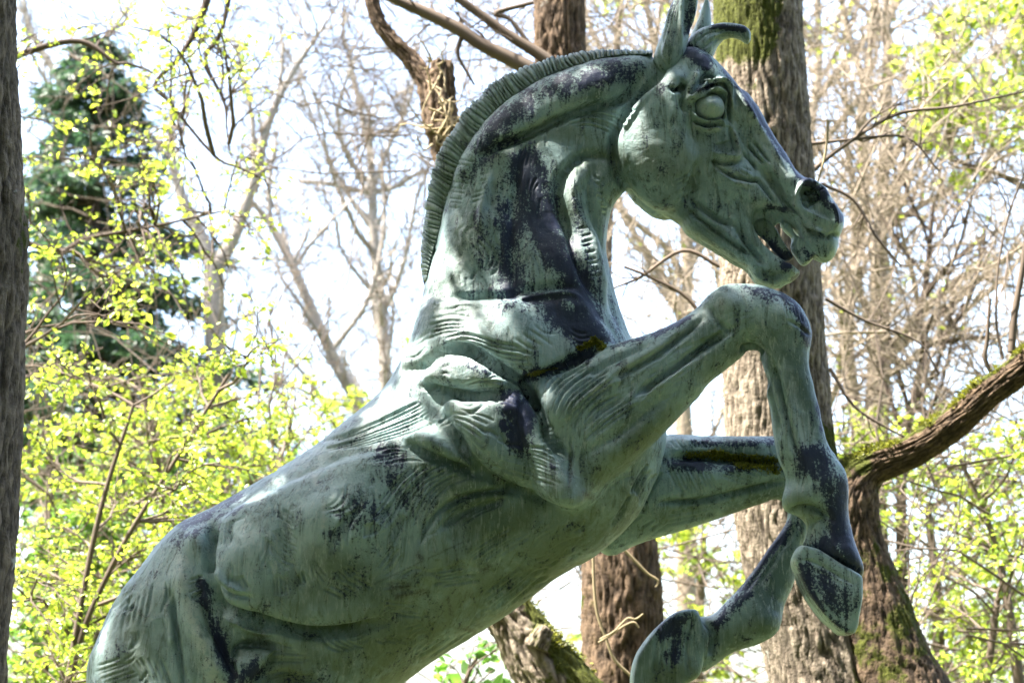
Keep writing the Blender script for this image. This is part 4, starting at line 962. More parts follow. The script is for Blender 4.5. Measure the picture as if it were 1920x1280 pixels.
def grow(tb, P, R, rng, depth, n_child, len_f, ang, tips, wob=0.22, lift=0.08, sag=0.0, flat=0.0, rmin=0.0018, lo=0.2, kseg=5):
    """side branches on polyline P with radii R, recursively; tips collects the finest twigs"""
    L = np.concatenate([[0], np.cumsum(np.linalg.norm(np.diff(P, axis=0), axis=1))])
    tot = L[-1]
    if depth == 0: return
    for c in range(n_child[0]):
        t = rng.uniform(lo, 1.0) ** 0.9 * tot
        p = np.array([np.interp(t, L, P[:, k]) for k in range(3)]); r = np.interp(t, L, R)
        k = min(len(P) - 2, max(0, np.searchsorted(L, t) - 1)); d = P[k + 1] - P[k]; d /= max(np.linalg.norm(d), 1e-9)
        s = rng.normal(size=3); s[2] *= (1 - flat); s -= (s @ d) * d; s /= np.linalg.norm(s)
        a = ang * rng.uniform(0.6, 1.3)
        dd = d * math.cos(a) + s * math.sin(a)
        ln = tot * len_f * rng.uniform(0.5, 1.15) * (1 - 0.4 * t / tot)
        if ln < 0.04: continue
        nn = 6 if depth > 1 else 3
        Q = wander(p, dd, ln, nn, rng, wob, lift, sag)
        r0 = max(rmin * 1.3, min(r * 0.72, 0.016 * ln + rmin)); Rq = np.linspace(r0, max(rmin, r0 * 0.3), nn + 1)
        tb.add(Q, Rq, kseg if depth > 1 else 3)
        if depth == 1: tips.append(Q)
        grow(tb, Q, Rq, rng, depth - 1, n_child[1:], len_f, ang, tips, wob, lift, sag, flat, rmin, 0.15, 4)
        if depth > 1: tips.append(Q[-3:])

def limb3(pts, Y):
    P = np.array([at(p[0], p[1], Y + (p[3] if len(p) > 3 else 0.0)) for p in pts]); R = np.array([p[2] * (Y / CP) * KP for p in pts])
    q = catmull(np.column_stack([P, R]), 5)
    return q[:, :3], np.maximum(q[:, 3], 0.001)

def ground_foot(p, Y):
    v = at(p[0], p[1], Y); return np.array([v[0], Y, 0.0])

def tips_leaves(tips, per, rng, spread=0.04):
    out = []; D = []
    for Q in tips:
        k = rng.poisson(per) + (1 if per > 1 else 0)
        nodes = rng.uniform(0.2, 1, max(1, int(k * 0.45))) ** 0.6
        for _ in range(k):
            t = nodes[rng.integers(len(nodes))] * (len(Q) - 1); i = min(int(t), len(Q) - 2); f = t - i
            out.append(Q[i] * (1 - f) + Q[i + 1] * f + rng.normal(size=3) * spread * 0.3); D.append((Q[i + 1] - Q[i]) / max(1e-6, np.linalg.norm(Q[i + 1] - Q[i])))
    return np.array(out), np.array(D)

def moss_mesh(P, Nn, rng, size, org, name='moss'):
    n = len(P)
    C = P + Nn * rng.uniform(0.0, 0.4, n)[:, None] * size
    return leaf_mesh(name, C, rng.uniform(0.6, 1.3, n) * size, rng, org, up=0.1, aspect=0.35, D=Nn * 0.9, fold=0.4)

# ------------------------------------------------------------------ ground
def ground_mat():
    m, nt, b = mat_new('woodland_floor'); g = N(nt); co = g.coord()
    c = g.mix(g.ramp(g.noise(co, 0.8, 4), 0.4, 0.6), (0.10, 0.135, 0.04), (0.13, 0.11, 0.06))
    c = g.mix(g.ramp(g.noise(co, 14, 4, 0.7), 0.4, 0.7), c, (0.07, 0.11, 0.025))
    g.link(c, b.inputs['Base Color']); b.inputs['Roughness'].default_value = 0.95
    g.link(g.bump(g.noise(co, 30, 4), 0.5, 0.03), b.inputs['Normal']); return m
gx = np.concatenate([np.linspace(-900, -40, 12), np.linspace(-36, 36, 37), np.linspace(40, 900, 12)])
GX, GY = np.meshgrid(gx, gx + 10, indexing='ij')
GZ = 0.12 * noise3(np.stack([GX.ravel() * 0.3, GY.ravel() * 0.3, 0 * GX.ravel()], 1), 4) - 0.1
n_ = len(gx); ii = np.arange(n_ - 1)[:, None] * n_ + np.arange(n_ - 1)[None]
gq = np.stack([ii, ii + n_, ii + n_ + 1, ii + 1], 2).reshape(-1, 4)
tag(obj('ground', new_mesh('ground', np.column_stack([GX.ravel(), GY.ravel(), GZ]), [gq]), ground_mat()), kind='structure')
# plinth under the hind hooves
def stone_mat():
    m, nt, b = mat_new('plinth_stone'); g = N(nt); co = g.coord()
    c = g.mix(g.noise(co, 8, 5, 0.7), (0.20, 0.19, 0.17), (0.38, 0.36, 0.32)); g.link(c, b.inputs['Base Color']); b.inputs['Roughness'].default_value = 0.9
    g.link(g.bump(g.noise(co, 40, 4), 0.4, 0.02), b.inputs['Normal']); return m
bm = bmesh.new()
hb = horse_base
for (sx, sy, z0, z1) in ((1.5, 0.75, -0.3, 0.16), (1.3, 0.6, 0.16, hb[2] - 0.11), (1.4, 0.68, hb[2] - 0.11, hb[2] + 0.005)):
    r = bmesh.ops.create_cube(bm, size=1.0)
    for v in r['verts']: v.co = Vector((v.co.x * 2 * sx * 0.5 + hb[0] + 0.2, v.co.y * 2 * sy * 0.5 * 1.2 + Y0, z0 if v.co.z < 0 else z1))
bmesh.ops.bevel(bm, geom=bm.edges[:], offset=0.015, segments=2, affect='EDGES')
pm = bpy.data.meshes.new('plinth'); bm.to_mesh(pm); bm.free()
tag(obj('plinth', pm, stone_mat()), kind='structure')

# ------------------------------------------------------------------ 1. the near trunk at the left edge
def smoothbox(P, x0, x1, y0, y1, s=12):
    return sstep(x0 - s, x0 + s, P[:, 0]) * sstep(-x1 - s, -x1 + s, -P[:, 0]) * sstep(y0 - s, y0 + s, P[:, 1]) * sstep(-y1 - s, -y1 + s, -P[:, 1])
YL = 6.4
pts = [(-150, 2250, 190), (-150, 2000, 160), (-140, 1500, 140), (-128, 1240, 135), (-112, 1030, 136), (-100, 770, 137), (-92, 640, 132), (-84, 520, 131), (-84, 430, 132), (-92, 300, 131), (-96, 150, 130), (-98, 0, 130), (-105, -300, 125), (-120, -900, 110), (-150, -1500, 90)]
foot = ground_foot((-150, 0), YL)
t1 = thing('tree', foot, 'grey furrowed trunk cut off by the left edge of the picture', 'tree')
me, _, _ = trunk_mesh(pts, YL, foot, seg=160, step=0.02, bark=0.013, grain=26, stretch=0.12, seed=3,
    moss=lambda V, P, Nn: 0.62 * sstep(18, 46, P[:, 0]) * smoothbox(P, -400, 90, 360, 540, 70))
obj('trunk', me, BARK_GREY, t1)
LIT = [(830, 555, 0.12), (870, 600, 0.13), (800, 640, 0.12), (880, 685, 0.13), (820, 695, 0.11), (760, 720, 0.09), (850, 770, 0.07), (895, 785, 0.07), (700, 775, 0.05), (505, 905, 0.03), (215, 1265, 0.04),
       (1030, 150, 0.07), (1090, 130, 0.06), (980, 178, 0.06), (810, 520, 0.10), (930, 600, 0.08), (1340, 120, 0.06), (1400, 185, 0.05), (1460, 280, 0.05), (1250, 40, 0.06), (1330, 20, 0.06), (920, 690, 0.07), (1390, 545, 0.07), (1440, 300, 0.04), (1100, 480, 0.04)]
def not_on_rays(C, extra=0.06):
    ok = np.ones(len(C), bool)
    for px, py, r in LIT:
        q = at(px, py, Y0 - 0.18)
        w = C - q; t = w @ SUN_DIR
        dist = np.linalg.norm(w - t[:, None] * SUN_DIR, axis=1)
        ok &= (dist > r + extra) | (t < 0.3)
    if extra > 0.05: ok |= np.random.default_rng(len(C)).random(len(C)) < 0.09
    return ok
rg = np.random.default_rng(21)
def unseen_canopy(parent, foot, top, centre, rad, n_br, n_leaf, seed, mat=LEAF_G, size=(0.06, 0.11)):
    """unseen crown above the picture: boughs, and leaves with gaps shaped for sun patches"""
    rg = np.random.default_rng(seed); tb = Tubes(lambda Q: not_on_rays(Q, 0.02)); tips = []
    for k in range(n_br):
        e = centre + rg.normal(size=3) * np.array(rad) * 0.8
        d = e - top; ln = np.linalg.norm(d)
        P = wander(top, d / ln + np.array([0, 0, 0.2]), ln, 8, rg, 0.1, 0.0, 0.06)
        P += (e - P[-1])[None] * np.linspace(0, 1, len(P))[:, None]
        tb.add(P, np.linspace(0.05, 0.012, len(P)), 6)
        grow(tb, P, np.linspace(0.05, 0.012, len(P)), rg, 2, (7, 5), 0.4, 0.8, tips)
    tb.build('boughs', TWIG_BROWN, parent, foot)
    C = centre + rg.normal(size=(n_leaf, 3)) * np.array(rad)
    C = C[not_on_rays(C)]  # leaves dropped where they would block sun to chosen patches
    P = to_px(C)
    f = C[:, 1] * CP + (C[:, 2] - CAM_Z) * SP
    C = C[(f < 0) | (P[:, 1] < -60)]
    obj('crown', leaf_mesh('crown', C, rg.uniform(*size, len(C)), rg, foot), mat, parent)
mid_target = at(850, 700, Y0)
unseen_canopy(t1, foot, np.array([-2.0, 6.5, 6.0]), mid_target + SUN_DIR * 4.9 + np.array([-0.7, 0, 0]), (2.0, 0.75, 0.6), 9, 24000, 5, size=(0.07, 0.12))  # crown set between statue and sun to make the dapples

# ------------------------------------------------------------------ 2. the large mossy double tree behind the head and forelegs
YM = 8.7
foot = ground_foot((1700, 0), YM)
t2 = thing('tree', foot, 'broad ridged tree trunk with a mossy limb behind the horse head and forelegs', 'tree')
pts = [(1760, 2150, 190), (1700, 1750, 150), (1640, 1500, 132), (1575, 1320, 118), (1545, 1220, 110), (1500, 1050, 104), (1470, 880, 100), (1458, 750, 98), (1448, 600, 97), (1440, 400, 94), (1430, 200, 88), (1421, 0, 85), (1415, -300, 80), (1420, -700, 66), (1430, -1100, 40)]
def moss2(V, P, Nn):
    return 0.95 * smoothbox(P, 1320, 1470, -300, 95, 45) + 0.3 * smoothbox(P, 1330, 1440, 40, 200, 60) + 0.9 * smoothbox(P, 1520, 1660, 790, 1000, 40) + 0.5 * smoothbox(P, 1575, 1900, 1060, 1500, 40) + 0.35 * smoothbox(P, 1400, 1440, 760, 830, 20)
me, tv, _ = trunk_mesh(pts, YM, foot, seg=190, step=0.021, bark=0.015, grain=30, stretch=0.11, seed=11, moss=moss2, lumps=0.05)
obj('trunk', me, BARK, t2)
pts = [(1830, 2000, 150), (1770, 1600, 118), (1700, 1350, 98), (1668, 1260, 88), (1640, 1160, 74), (1606, 1040, 58), (1590, 960, 56), (1602, 905, 50), (1640, 872, 35, -0.02), (1700, 850, 30, -0.05), (1780, 800, 29, -0.1), (1850, 738, 28, -0.15), (1920, 688, 27, -0.2), (2020, 600, 26, -0.3), (2160, 520, 28, -0.4), (2350, 420, 22, -0.5)]
def moss2b(V, P, Nn):
    return 0.95 * sstep(0.35, 0.8, Nn[:, 2]) * sstep(1560, 1640, P[:, 0]) * (P[:, 1] < 960) + 0.8 * smoothbox(P, 1540, 1650, 780, 900, 40) + 0.5 * smoothbox(P, 1570, 1900, 980, 1500, 60)
me, lv, _ = trunk_mesh(pts, YM - 0.12, foot, seg=130, step=0.014, bark=0.012, grain=32, stretch=0.2, seed=14, moss=moss2b, lumps=0.08)
obj('limb', me, BARK_RED, t2)
# moss cushions standing on the limb and the crotch
P_ = to_px(lv); rg = np.random.default_rng(8)
seg_ = 130; nr = (len(lv) - 2) // seg_
ring = lv[:nr * seg_].reshape(nr, seg_, 3); cen = ring.mean(1, keepdims=True); rd = (ring - cen); rd /= np.linalg.norm(rd, axis=2)[:, :, None]
rdf = rd.reshape(-1, 3)
sel_ = np.nonzero((rdf[:, 2] > 0.45) & (P_[:nr * seg_, 0] > 1540) & (P_[:nr * seg_, 0] < 2000) & (P_[:nr * seg_, 1] < 960) & (noise3(lv[:nr * seg_] * 14, 3) > -0.25))[0]
sel_ = rg.choice(sel_, min(9000, len(sel_)), replace=len(sel_) < 9000)
tag(obj('moss', moss_mesh(lv[sel_], rdf[sel_], rg, 0.02, foot), MOSS, t2), kind='stuff')
tb = Tubes(); tips = []
for pts, k in (([(1896, 660, 8), (1902, 590, 7), (1914, 520, 6), (1922, 470, 6), (1930, 400, 5)], 6), ([(1880, 672, 3), (1868, 600, 2.4), (1872, 500, 2), (1892, 400, 2), (1924, 320, 1.6)], 4), ([(1858, 700, 4), (1846, 670, 5), (1850, 640, 4), (1856, 560, 3)], 5)):
    P, R = limb3(pts, YM - 0.2); tb.add(P, R, k); grow(tb, P, R, rg, 1, (5,), 0.3, 0.8, tips)
for pts in ([(1512, 330, 5), (1580, 275, 4.5), (1680, 215, 4), (1790, 200, 3), (1930, 170, 2)], [(1520, 270, 4), (1600, 262, 3), (1700, 258, 2.5), (1760, 320, 2)], [(1540, 345, 4), (1600, 375, 3.5), (1640, 440, 3), (1690, 500, 2)], [(1548, 560, 4), (1620, 600, 3), (1720, 640, 2), (1760, 700, 2)],
            [(1555, 690, 4), (1600, 760, 3), (1660, 800, 2.5), (1720, 830, 2)], [(1345, 640, 5), (1290, 560, 4), (1220, 520, 3.5), (1170, 500, 3)], [(1350, 500, 4), (1280, 470, 4), (1200, 520, 3), (1150, 540, 2)]):
    P, R = limb3(pts, YM + 0.3); tb.add(P, R, 5); grow(tb, P, R, rg, 2, (6, 4), 0.32, 0.7, tips, wob=0.2)
tb.build('branches', TWIG_BROWN, t2, foot)
unseen_canopy(t2, foot, at(1425, -700, YM), at(1300, 300, Y0) + SUN_DIR * 5.4, (1.0, 0.6, 0.5), 7, 6500, 9, size=(0.07, 0.12))

# ------------------------------------------------------------------ 3. the tree behind the horse: trunk, sawn stub, long boughs
YB = 10.0
foot = ground_foot((1185, 0), YB)
t3 = thing('tree', foot, 'red-brown tree behind the horse with a sawn-off stub left of its mane', 'tree')
pts = [(1200, 1950, 110), (1180, 1500, 84), (1170, 1280, 74), (1167, 1150, 74), (1160, 1030, 72), (1130, 850, 66), (1095, 650, 58), (1075, 480, 54), (1060, 300, 50), (1052, 150, 47), (1049, 0, 47), (1050, -250, 42), (1060, -600, 30)]
me, _, _ = trunk_mesh(pts, YB, foot, seg=120, step=0.024, bark=0.022, grain=34, stretch=0.09, seed=31, lumps=0.07, moss=lambda V, P, Nn: 0.25 * sstep(0.3, 0.9, -Nn[:, 0]) + 0 * P[:, 0])
obj('trunk', me, BARK_RED, t3)
pts = [(1050, 600, 50), (950, 450, 42), (880, 350, 40), (845, 285, 36), (826, 225, 34), (814, 180, 28), (795, 145, 20), (770, 112, 16), (742, 82, 14), (716, 52, 14), (702, 20, 14), (694, -20, 13), (680, -120, 11)]
me, _, _ = trunk_mesh(pts, YB - 0.2, foot, seg=90, step=0.014, bark=0.022, grain=24, stretch=0.22, seed=33, lumps=0.14); obj('limb', me, BARK_RED, t3)
pts = [(832, 250, 30), (828, 200, 28), (828, 160, 26), (829, 118, 23)]
me, _, _ = trunk_mesh(pts, YB - 0.25, foot, seg=80, step=0.012, bark=0.022, grain=26, stretch=0.2, seed=36, lumps=0.12); obj('stub', me, BARK_RED, t3)
tb = Tubes(); tips = []; rg = np.random.default_rng(12)
for pts in ([(1055, 175, 20), (1010, 140, 17), (960, 112, 15), (905, 85, 13), (860, 55, 13), (800, 25, 12), (740, -2, 10), (640, -60, 8)], [(1060, 140, 14), (1020, 108, 12), (960, 70, 10), (905, 30, 9), (850, -10, 8), (780, -70, 6)], [(1010, 110, 5), (960, 40, 4), (930, 25, 5), (1000, 5, 4)], [(866, 68, 5), (858, 100, 4), (872, 130, 3), (890, 160, 2)]):
    P, R = limb3(pts, YB - 0.1); tb.add(P, R, 10)
    if len(pts) > 5: grow(tb, P, R, rg, 2, (12, 5), 0.3, 0.8, tips, wob=0.2)
tb.build('branches', TWIG_BROWN, t3, foot); tb = Tubes()
for k in range(26):                                    # dry shoots on the stub
    p = at(rg.uniform(800, 850), rg.uniform(110, 290), YB - 0.45); tb.add(wander(p, (rg.normal() * 0.5, -0.2, rg.uniform(-0.6, 1)), rg.uniform(0.12, 0.35), 5, rg, 0.35), np.linspace(0.006, 0.003, 6), 4)
tag(tb.build('shoots', VINE, t3, foot), kind='stuff')

# ------------------------------------------------------------------ 4. leaning mossy trunk under the belly
YN = 9.3
foot = ground_foot((1130, 0), YN)
t4 = thing('tree', foot, 'leaning mossy trunk under the horse belly, left of the red-brown trunk', 'tree')
pts = [(1200, 1700, 92), (1110, 1400, 76), (1042, 1285, 64), (990, 1205, 54), (955, 1150, 46), (905, 1070, 42), (860, 1000, 36), (845, 970, 30)]
def moss4(V, P, Nn):
    return 0.8 * sstep(0.0, 0.7, Nn[:, 0] * 0.5 + Nn[:, 2] * 0.8) * (P[:, 1] < 1420) + 0.45 * sstep(950, 1060, P[:, 0])
me, lv, _ = trunk_mesh(pts, YN, foot, seg=130, step=0.012, bark=0.02, grain=18, stretch=0.3, seed=41, moss=moss4, lumps=0.1); obj('trunk', me, BARK, t4)
seg_ = 130; nr = (len(lv) - 2) // seg_; ring = lv[:nr * seg_].reshape(nr, seg_, 3); rd = ring - ring.mean(1, keepdims=True); rdf = (rd / np.linalg.norm(rd, axis=2)[:, :, None]).reshape(-1, 3); P_ = to_px(lv[:nr * seg_])
sel_ = np.nonzero((rdf[:, 0] * 0.6 + rdf[:, 2] * 0.8 > 0.35) & (rdf[:, 1] < 0.4) & (P_[:, 1] < 1300) & (P_[:, 1] > 1100) & (noise3(lv[:nr * seg_] * 9, 5) > 0.05))[0]
sel_ = rg.choice(sel_, min(3500, len(sel_)), replace=len(sel_) < 3500)
tag(obj('moss', moss_mesh(lv[sel_], rdf[sel_], rg, 0.022, foot), MOSS, t4), kind='stuff')
pts = [(1005, 1215, 22), (1015, 1190, 20), (1022, 1176, 17)]
me, _, _ = trunk_mesh(pts, YN - 0.15, foot, seg=50, step=0.01, bark=0.012, grain=26, stretch=0.4, seed=44, lumps=0.15, moss=lambda V, P, Nn: 0.5 + 0 * P[:, 0]); obj('stub', me, BARK, t4)

# ------------------------------------------------------------------ vines and loose shoots near the forelegs
def strand(name, pts, Y, mat, label, cat, k=6):
    P, R = limb3(pts, Y); org = P[-1].copy(); tb = Tubes(); tb.add(P, R, k)
    o = tb.build(name, mat, None, org); o.location = org; tag(o, label, cat); return o
strand('vine', [(1112, 1042, 3), (1114, 1100, 3), (1120, 1150, 3.2), (1136, 1195, 3.2), (1152, 1235, 3), (1185, 1268, 3), (1230, 1310, 3)], 8.6, VINE, 'long pale vine hanging down the red-brown trunk', 'vine')
strand('vine', [(1122, 1204, 2.2), (1145, 1190, 2.2), (1168, 1174, 2.2), (1188, 1166, 2.2), (1198, 1176, 1.8)], 8.5, VINE, 'short pale vine twisted across the red-brown trunk, lower strand', 'vine')
strand('vine', [(1124, 1198, 2), (1150, 1184, 2), (1166, 1168, 2), (1178, 1158, 2), (1192, 1160, 2), (1206, 1150, 1.6)], 8.48, VINE, 'short pale vine with curled tip on the red-brown trunk, upper strand', 'vine')
strand('vine', [(1166, 1025, 3), (1198, 1058, 2.8), (1215, 1075, 2.6), (1234, 1088, 2.4), (1230, 1100, 2)], 8.9, VINE, 'thin forked vine below the far elbow of the horse', 'vine')
strand('vine', [(1552, 225, 2.6), (1551, 260, 2.6), (1545, 300, 2.6), (1532, 345, 2.4)], 7.6, VINE, 'pale dry stem hanging just beyond the horse nose', 'vine')

# ------------------------------------------------------------------ far bare trees
def bare_tree(name, Y, limbs, mat, label, seed, n=(10, 6, 4), depth=3, len_f=0.36, group=None, leaf=None, leaf_per=0.0, leaf_size=(0.05, 0.08), wob=0.2, lift=0.1, rmin=0.005):
    foot = ground_foot(limbs[0][0], Y); t = thing(name, foot, label, 'tree', group)
    rg = np.random.default_rng(seed); trunk = Tubes(); tb = Tubes(); tips = []
    for k, pts in enumerate(limbs):
        P, R = limb3(pts, Y)
        (trunk if k == 0 else tb).add(P, R, 12 if k == 0 else 8)
        if n[0]: grow(tb, P, R, rg, depth, n, len_f, 0.75, tips, wob=wob, lift=lift, rmin=rmin, lo=0.3 if k == 0 else 0.1)
    trunk.build('trunk', mat, t, foot); tb.build('branches', mat, t, foot)
    if leaf is not None and leaf_per:
        C, D = tips_leaves(tips, leaf_per, rg); obj('crown', leaf_mesh('crown', C, rg.uniform(*leaf_size, len(C)), rg, foot, D=D, hang=0.2), leaf, t)
    return t
bare_tree('bare_tree', 20, [[(420, 1500, 26), (412, 900, 22), (404, 640, 20), (400, 510, 20)], [(400, 510, 15), (380, 450, 13), (345, 380, 11), (320, 280, 8), (325, 180, 5)], [(400, 510, 15), (440, 440, 13), (478, 330, 11), (500, 240, 9), (540, 150, 7), (600, 60, 4), (640, 0, 2)], [(478, 330, 6), (472, 220, 5), (455, 140, 4), (440, 70, 2)], [(520, 190, 5), (530, 100, 4), (520, 20, 2)]], BARK_PALE, 'pale bare tree forking left of centre behind the conifer', 61, n=(14, 7, 4), len_f=0.3)
bare_tree('bare_tree', 22, [[(760, 1500, 20), (710, 900, 17), (672, 760, 14), (630, 680, 12), (580, 570, 10), (540, 480, 9), (500, 410, 7), (470, 380, 4)], [(540, 480, 6), (510, 420, 5), (505, 340, 4), (520, 250, 3)], [(620, 660, 6), (690, 560, 5), (720, 420, 4), (715, 280, 3)]], BARK_PALE, 'thin bare tree leaning left beside the horse back', 64, n=(15, 7, 4), len_f=0.32)
bare_tree('bare_tree', 24, [[(735, 1500, 18), (725, 850, 14), (722, 700, 13), (712, 560, 11), (700, 430, 10), (697, 320, 8), (680, 220, 6), (655, 130, 4)], [(700, 430, 7), (650, 360, 5), (600, 260, 4), (560, 150, 3)], [(700, 350, 6), (735, 260, 5), (770, 180, 4), (780, 90, 3)], [(560, 340, 5), (620, 345, 6), (690, 360, 6), (740, 350, 5), (790, 320, 4)]], BARK_PALE, 'slender bare tree just left of the horse mane', 67, n=(15, 7, 4), len_f=0.34)
bare_tree('bare_tree', 26, [[(90, 1500, 30), (90, 600, 24), (95, 330, 20), (115, 260, 16), (140, 190, 13), (160, 120, 11)], [(140, 190, 10), (100, 130, 8), (60, 60, 6), (40, -20, 4)], [(150, 160, 8), (190, 90, 6), (230, 30, 4), (280, -40, 3)]], BARK_PALE, 'pale bare tree at the top left above the conifer', 71, n=(14, 7, 4), len_f=0.35)
bare_tree('bare_tree', 17, [[(1640, 1600, 34), (1632, 1000, 28), (1640, 820, 24), (1650, 640, 21), (1648, 500, 17), (1652, 380, 14), (1662, 260, 11), (1664, 120, 9), (1660, -40, 6)], [(1632, 900, 18), (1606, 780, 15), (1590, 650, 12), (1600, 520, 10), (1620, 380, 10), (1615, 240, 10), (1628, 120, 8), (1640, 0, 6)], [(1655, 420, 10), (1700, 300, 8), (1730, 190, 7), (1760, 80, 5), (1800, -20, 3)], [(1628, 180, 8), (1590, 60, 7), (1575, -30, 5)], [(1652, 690, 12), (1720, 600, 9), (1800, 520, 7), (1900, 480, 5)], [(1540, 490, 5), (1640, 440, 6), (1720, 390, 6), (1800, 340, 5.5), (1880, 270, 5), (1960, 180, 4)]], TWIG_TAN, 'tan bare tree with twisting boughs right of the horse nose', 74, n=(18, 8, 4), len_f=0.36, leaf=LEAF_Y, leaf_per=0.12)
bare_tree('bare_tree', 19, [[(1530, 1500, 22), (1525, 900, 16), (1515, 400, 11), (1520, 250, 9), (1535, 120, 8), (1530, -50, 6)], [(1520, 200, 8), (1590, 110, 7), (1660, 30, 5), (1700, -40, 4)], [(1518, 300, 7), (1600, 200, 6), (1680, 130, 4)]], TWIG_TAN, 'tan bare tree half hidden behind the mossy double trunk', 77, n=(16, 8, 4), len_f=0.36, leaf=LEAF_Y, leaf_per=0.15)
bare_tree('bare_tree', 14, [[(1700, 1500, 14), (1690, 900, 10), (1712, 760, 9), (1728, 690, 9), (1735, 650, 8), (1722, 600, 7), (1735, 540, 6), (1742, 470, 5), (1750, 380, 3)], [(1735, 650, 5), (1780, 640, 5), (1830, 632, 3), (1880, 640, 2)], [(1712, 760, 5), (1760, 780, 4), (1800, 790, 3)]], TWIG_DARK, 'dark crooked little tree above the mossy limb', 79, n=(16, 8, 3), len_f=0.36, leaf=LEAF_Y, leaf_per=0.1)
bare_tree('bare_tree', 21, [[(1290, 1500, 22), (1285, 900, 17), (1280, 700, 14), (1290, 450, 11), (1260, 300, 12), (1230, 100, 8), (1200, -40, 5)], [(1285, 600, 12), (1230, 500, 9), (1170, 400, 6), (1130, 250, 4)], [(1290, 500, 10), (1350, 400, 8), (1400, 300, 6)], [(1270, 350, 8), (1180, 200, 6), (1120, 80, 5), (1080, -40, 3)]], TWIG_TAN, 'tan bare tree seen between the horse neck and foreleg', 83, n=(18, 8, 4), len_f=0.36, leaf=LEAF_Y, leaf_per=0.12)

# ------------------------------------------------------------------ leafy trees: layered sprays of young leaves
def leafy(name, Y, stems, box, n_br, label, seed, leaf=LEAF_Y, mat=TWIG_BROWN, per=3.0, size=(0.035, 0.07), blen=(0.7, 1.5), group=None, cat='shrub', depth_spread=1.0, dens=None, n=(8, 4)):
    """stems: px polylines; box: (x0,x1,y0,y1) in px where branches start; every branch a flat spray"""
    foot = ground_foot(stems[0][0], Y); t = thing(name, foot, label, cat, group)
    rg = np.random.default_rng(seed); st = Tubes(); tb = Tubes(); tips = []
    SP_ = []
    for pts in stems:
        P, R = limb3(pts, Y); st.add(P, R, 8); SP_.append(P)
    SPp = np.vstack(SP_)
    k = 0; tries = 0
    while k < n_br and tries < n_br * 6:
        tries += 1
        px, py = rg.uniform(box[0], box[1]), rg.uniform(box[2], box[3])
        if dens is not None and rg.random() > dens(px, py): continue
        e = at(px, py, Y + rg.normal() * 0.6 * depth_spread)
        d2 = ((SPp - e) * np.array([1, 1, 1.3])); d2[:, 2] += 0.25
        b0 = SPp[np.argmin((d2 ** 2).sum(1))]
        v = e - b0; ln = np.linalg.norm(v)
        if ln > blen[1] * 1.8: b0 = e - v / ln * blen[1] * 1.8; v = e - b0; ln = np.linalg.norm(v)
        if ln < 0.15: continue
        P = wander(b0, v / ln + np.array([0, 0, 0.25]), ln, 7, rg, 0.12, 0.0, 0.1); P += (e - P[-1])[None] * np.linspace(0, 1, 8)[:, None]
        R = np.linspace(0.004 + 0.006 * ln, 0.003, 8); tb.add(P, R, 4)
        grow(tb, P, R, rg, 2, n, 0.38, 0.8, tips, wob=0.2, lift=0.02, sag=0.05, flat=0.6, rmin=0.0016, lo=0.25)
        k += 1
    st.build('stem', mat, t, foot); tb.build('branches', mat, t, foot)
    C, D = tips_leaves(tips, per, rg)
    obj('crown', leaf_mesh('crown', C, (size[0] + (size[1] - size[0]) * rg.random(len(C)) ** 1.6), rg, foot, D=D, hang=0.25), leaf, t)
    return t
G1 = 'young-leaved shrubs left of the horse'
leafy('leafy_shrub', 9.5, [[(90, 1700, 9), (130, 1280, 7), (210, 1060, 5), (330, 860, 4), (430, 700, 3)], [(60, 1700, 8), (140, 1200, 6), (190, 950, 5), (250, 760, 3)]], (30, 520, 640, 1290), 46, 'yellow-green leafy shrub nearest the horse rump at lower left', 101, n=(10, 6), per=3.2, size=(0.020, 0.048), group=G1)
leafy('leafy_shrub', 12.0, [[(300, 1700, 12), (310, 1200, 9), (300, 900, 6), (260, 700, 4)], [(420, 1700, 9), (470, 1100, 6), (520, 900, 4)]], (30, 640, 700, 1290), 60, 'dense leafy shrub behind the horse back at left', 103, leaf=LEAF_Y, n=(10, 6), per=3.2, size=(0.028, 0.058), group=G1)
leafy('leafy_shrub', 14.5, [[(120, 1700, 12), (100, 1100, 9), (90, 800, 6)], [(560, 1700, 10), (540, 1100, 7)]], (20, 640, 840, 1320), 90, 'deeper green bushy shrub filling the far lower left', 105, leaf=LEAF_G, n=(9, 5), per=4.6, size=(0.05, 0.085), group=G1)
leafy('leafy_shrub', 12.8, [[(60, 1700, 10), (80, 1300, 8), (110, 1080, 5)], [(240, 1700, 9), (230, 1200, 6)]], (10, 420, 960, 1330), 60, 'dark green thick shrub at the bottom left corner', 104, leaf=LEAF_G, n=(9, 5), per=4.2, size=(0.04, 0.075), group=G1)
leafy('leafy_tree', 10.5, [[(-80, 1700, 26), (-60, 900, 22), (-40, 300, 18), (-20, -100, 14)], [(-40, 420, 8), (100, 470, 5), (160, 448, 4), (290, 424, 3), (420, 395, 2)], [(-20, 130, 9), (60, 95, 7), (150, 78, 6), (220, 120, 3)], [(400, -60, 9), (385, 10, 8), (360, 70, 6), (330, 115, 5), (290, 160, 4), (325, 200, 3), (338, 255, 2)], [(440, -60, 6), (415, 60, 4), (385, 112, 4), (420, 190, 3), (425, 240, 2), (432, 290, 1.5)], [(300, 170, 3), (400, 290, 3), (450, 315, 2), (500, 340, 1.5)]], (30, 520, -20, 600), 70, 'sparse young-leaved tree with dark boughs across the upper left', 107, mat=TWIG_DARK, per=1.3, size=(0.022, 0.05), n=(7, 3), cat='tree', dens=lambda x, y: 1.0 if y < 120 or (250 < y and x < 360) else 0.35)
G2 = 'young-leaved trees right of the horse'
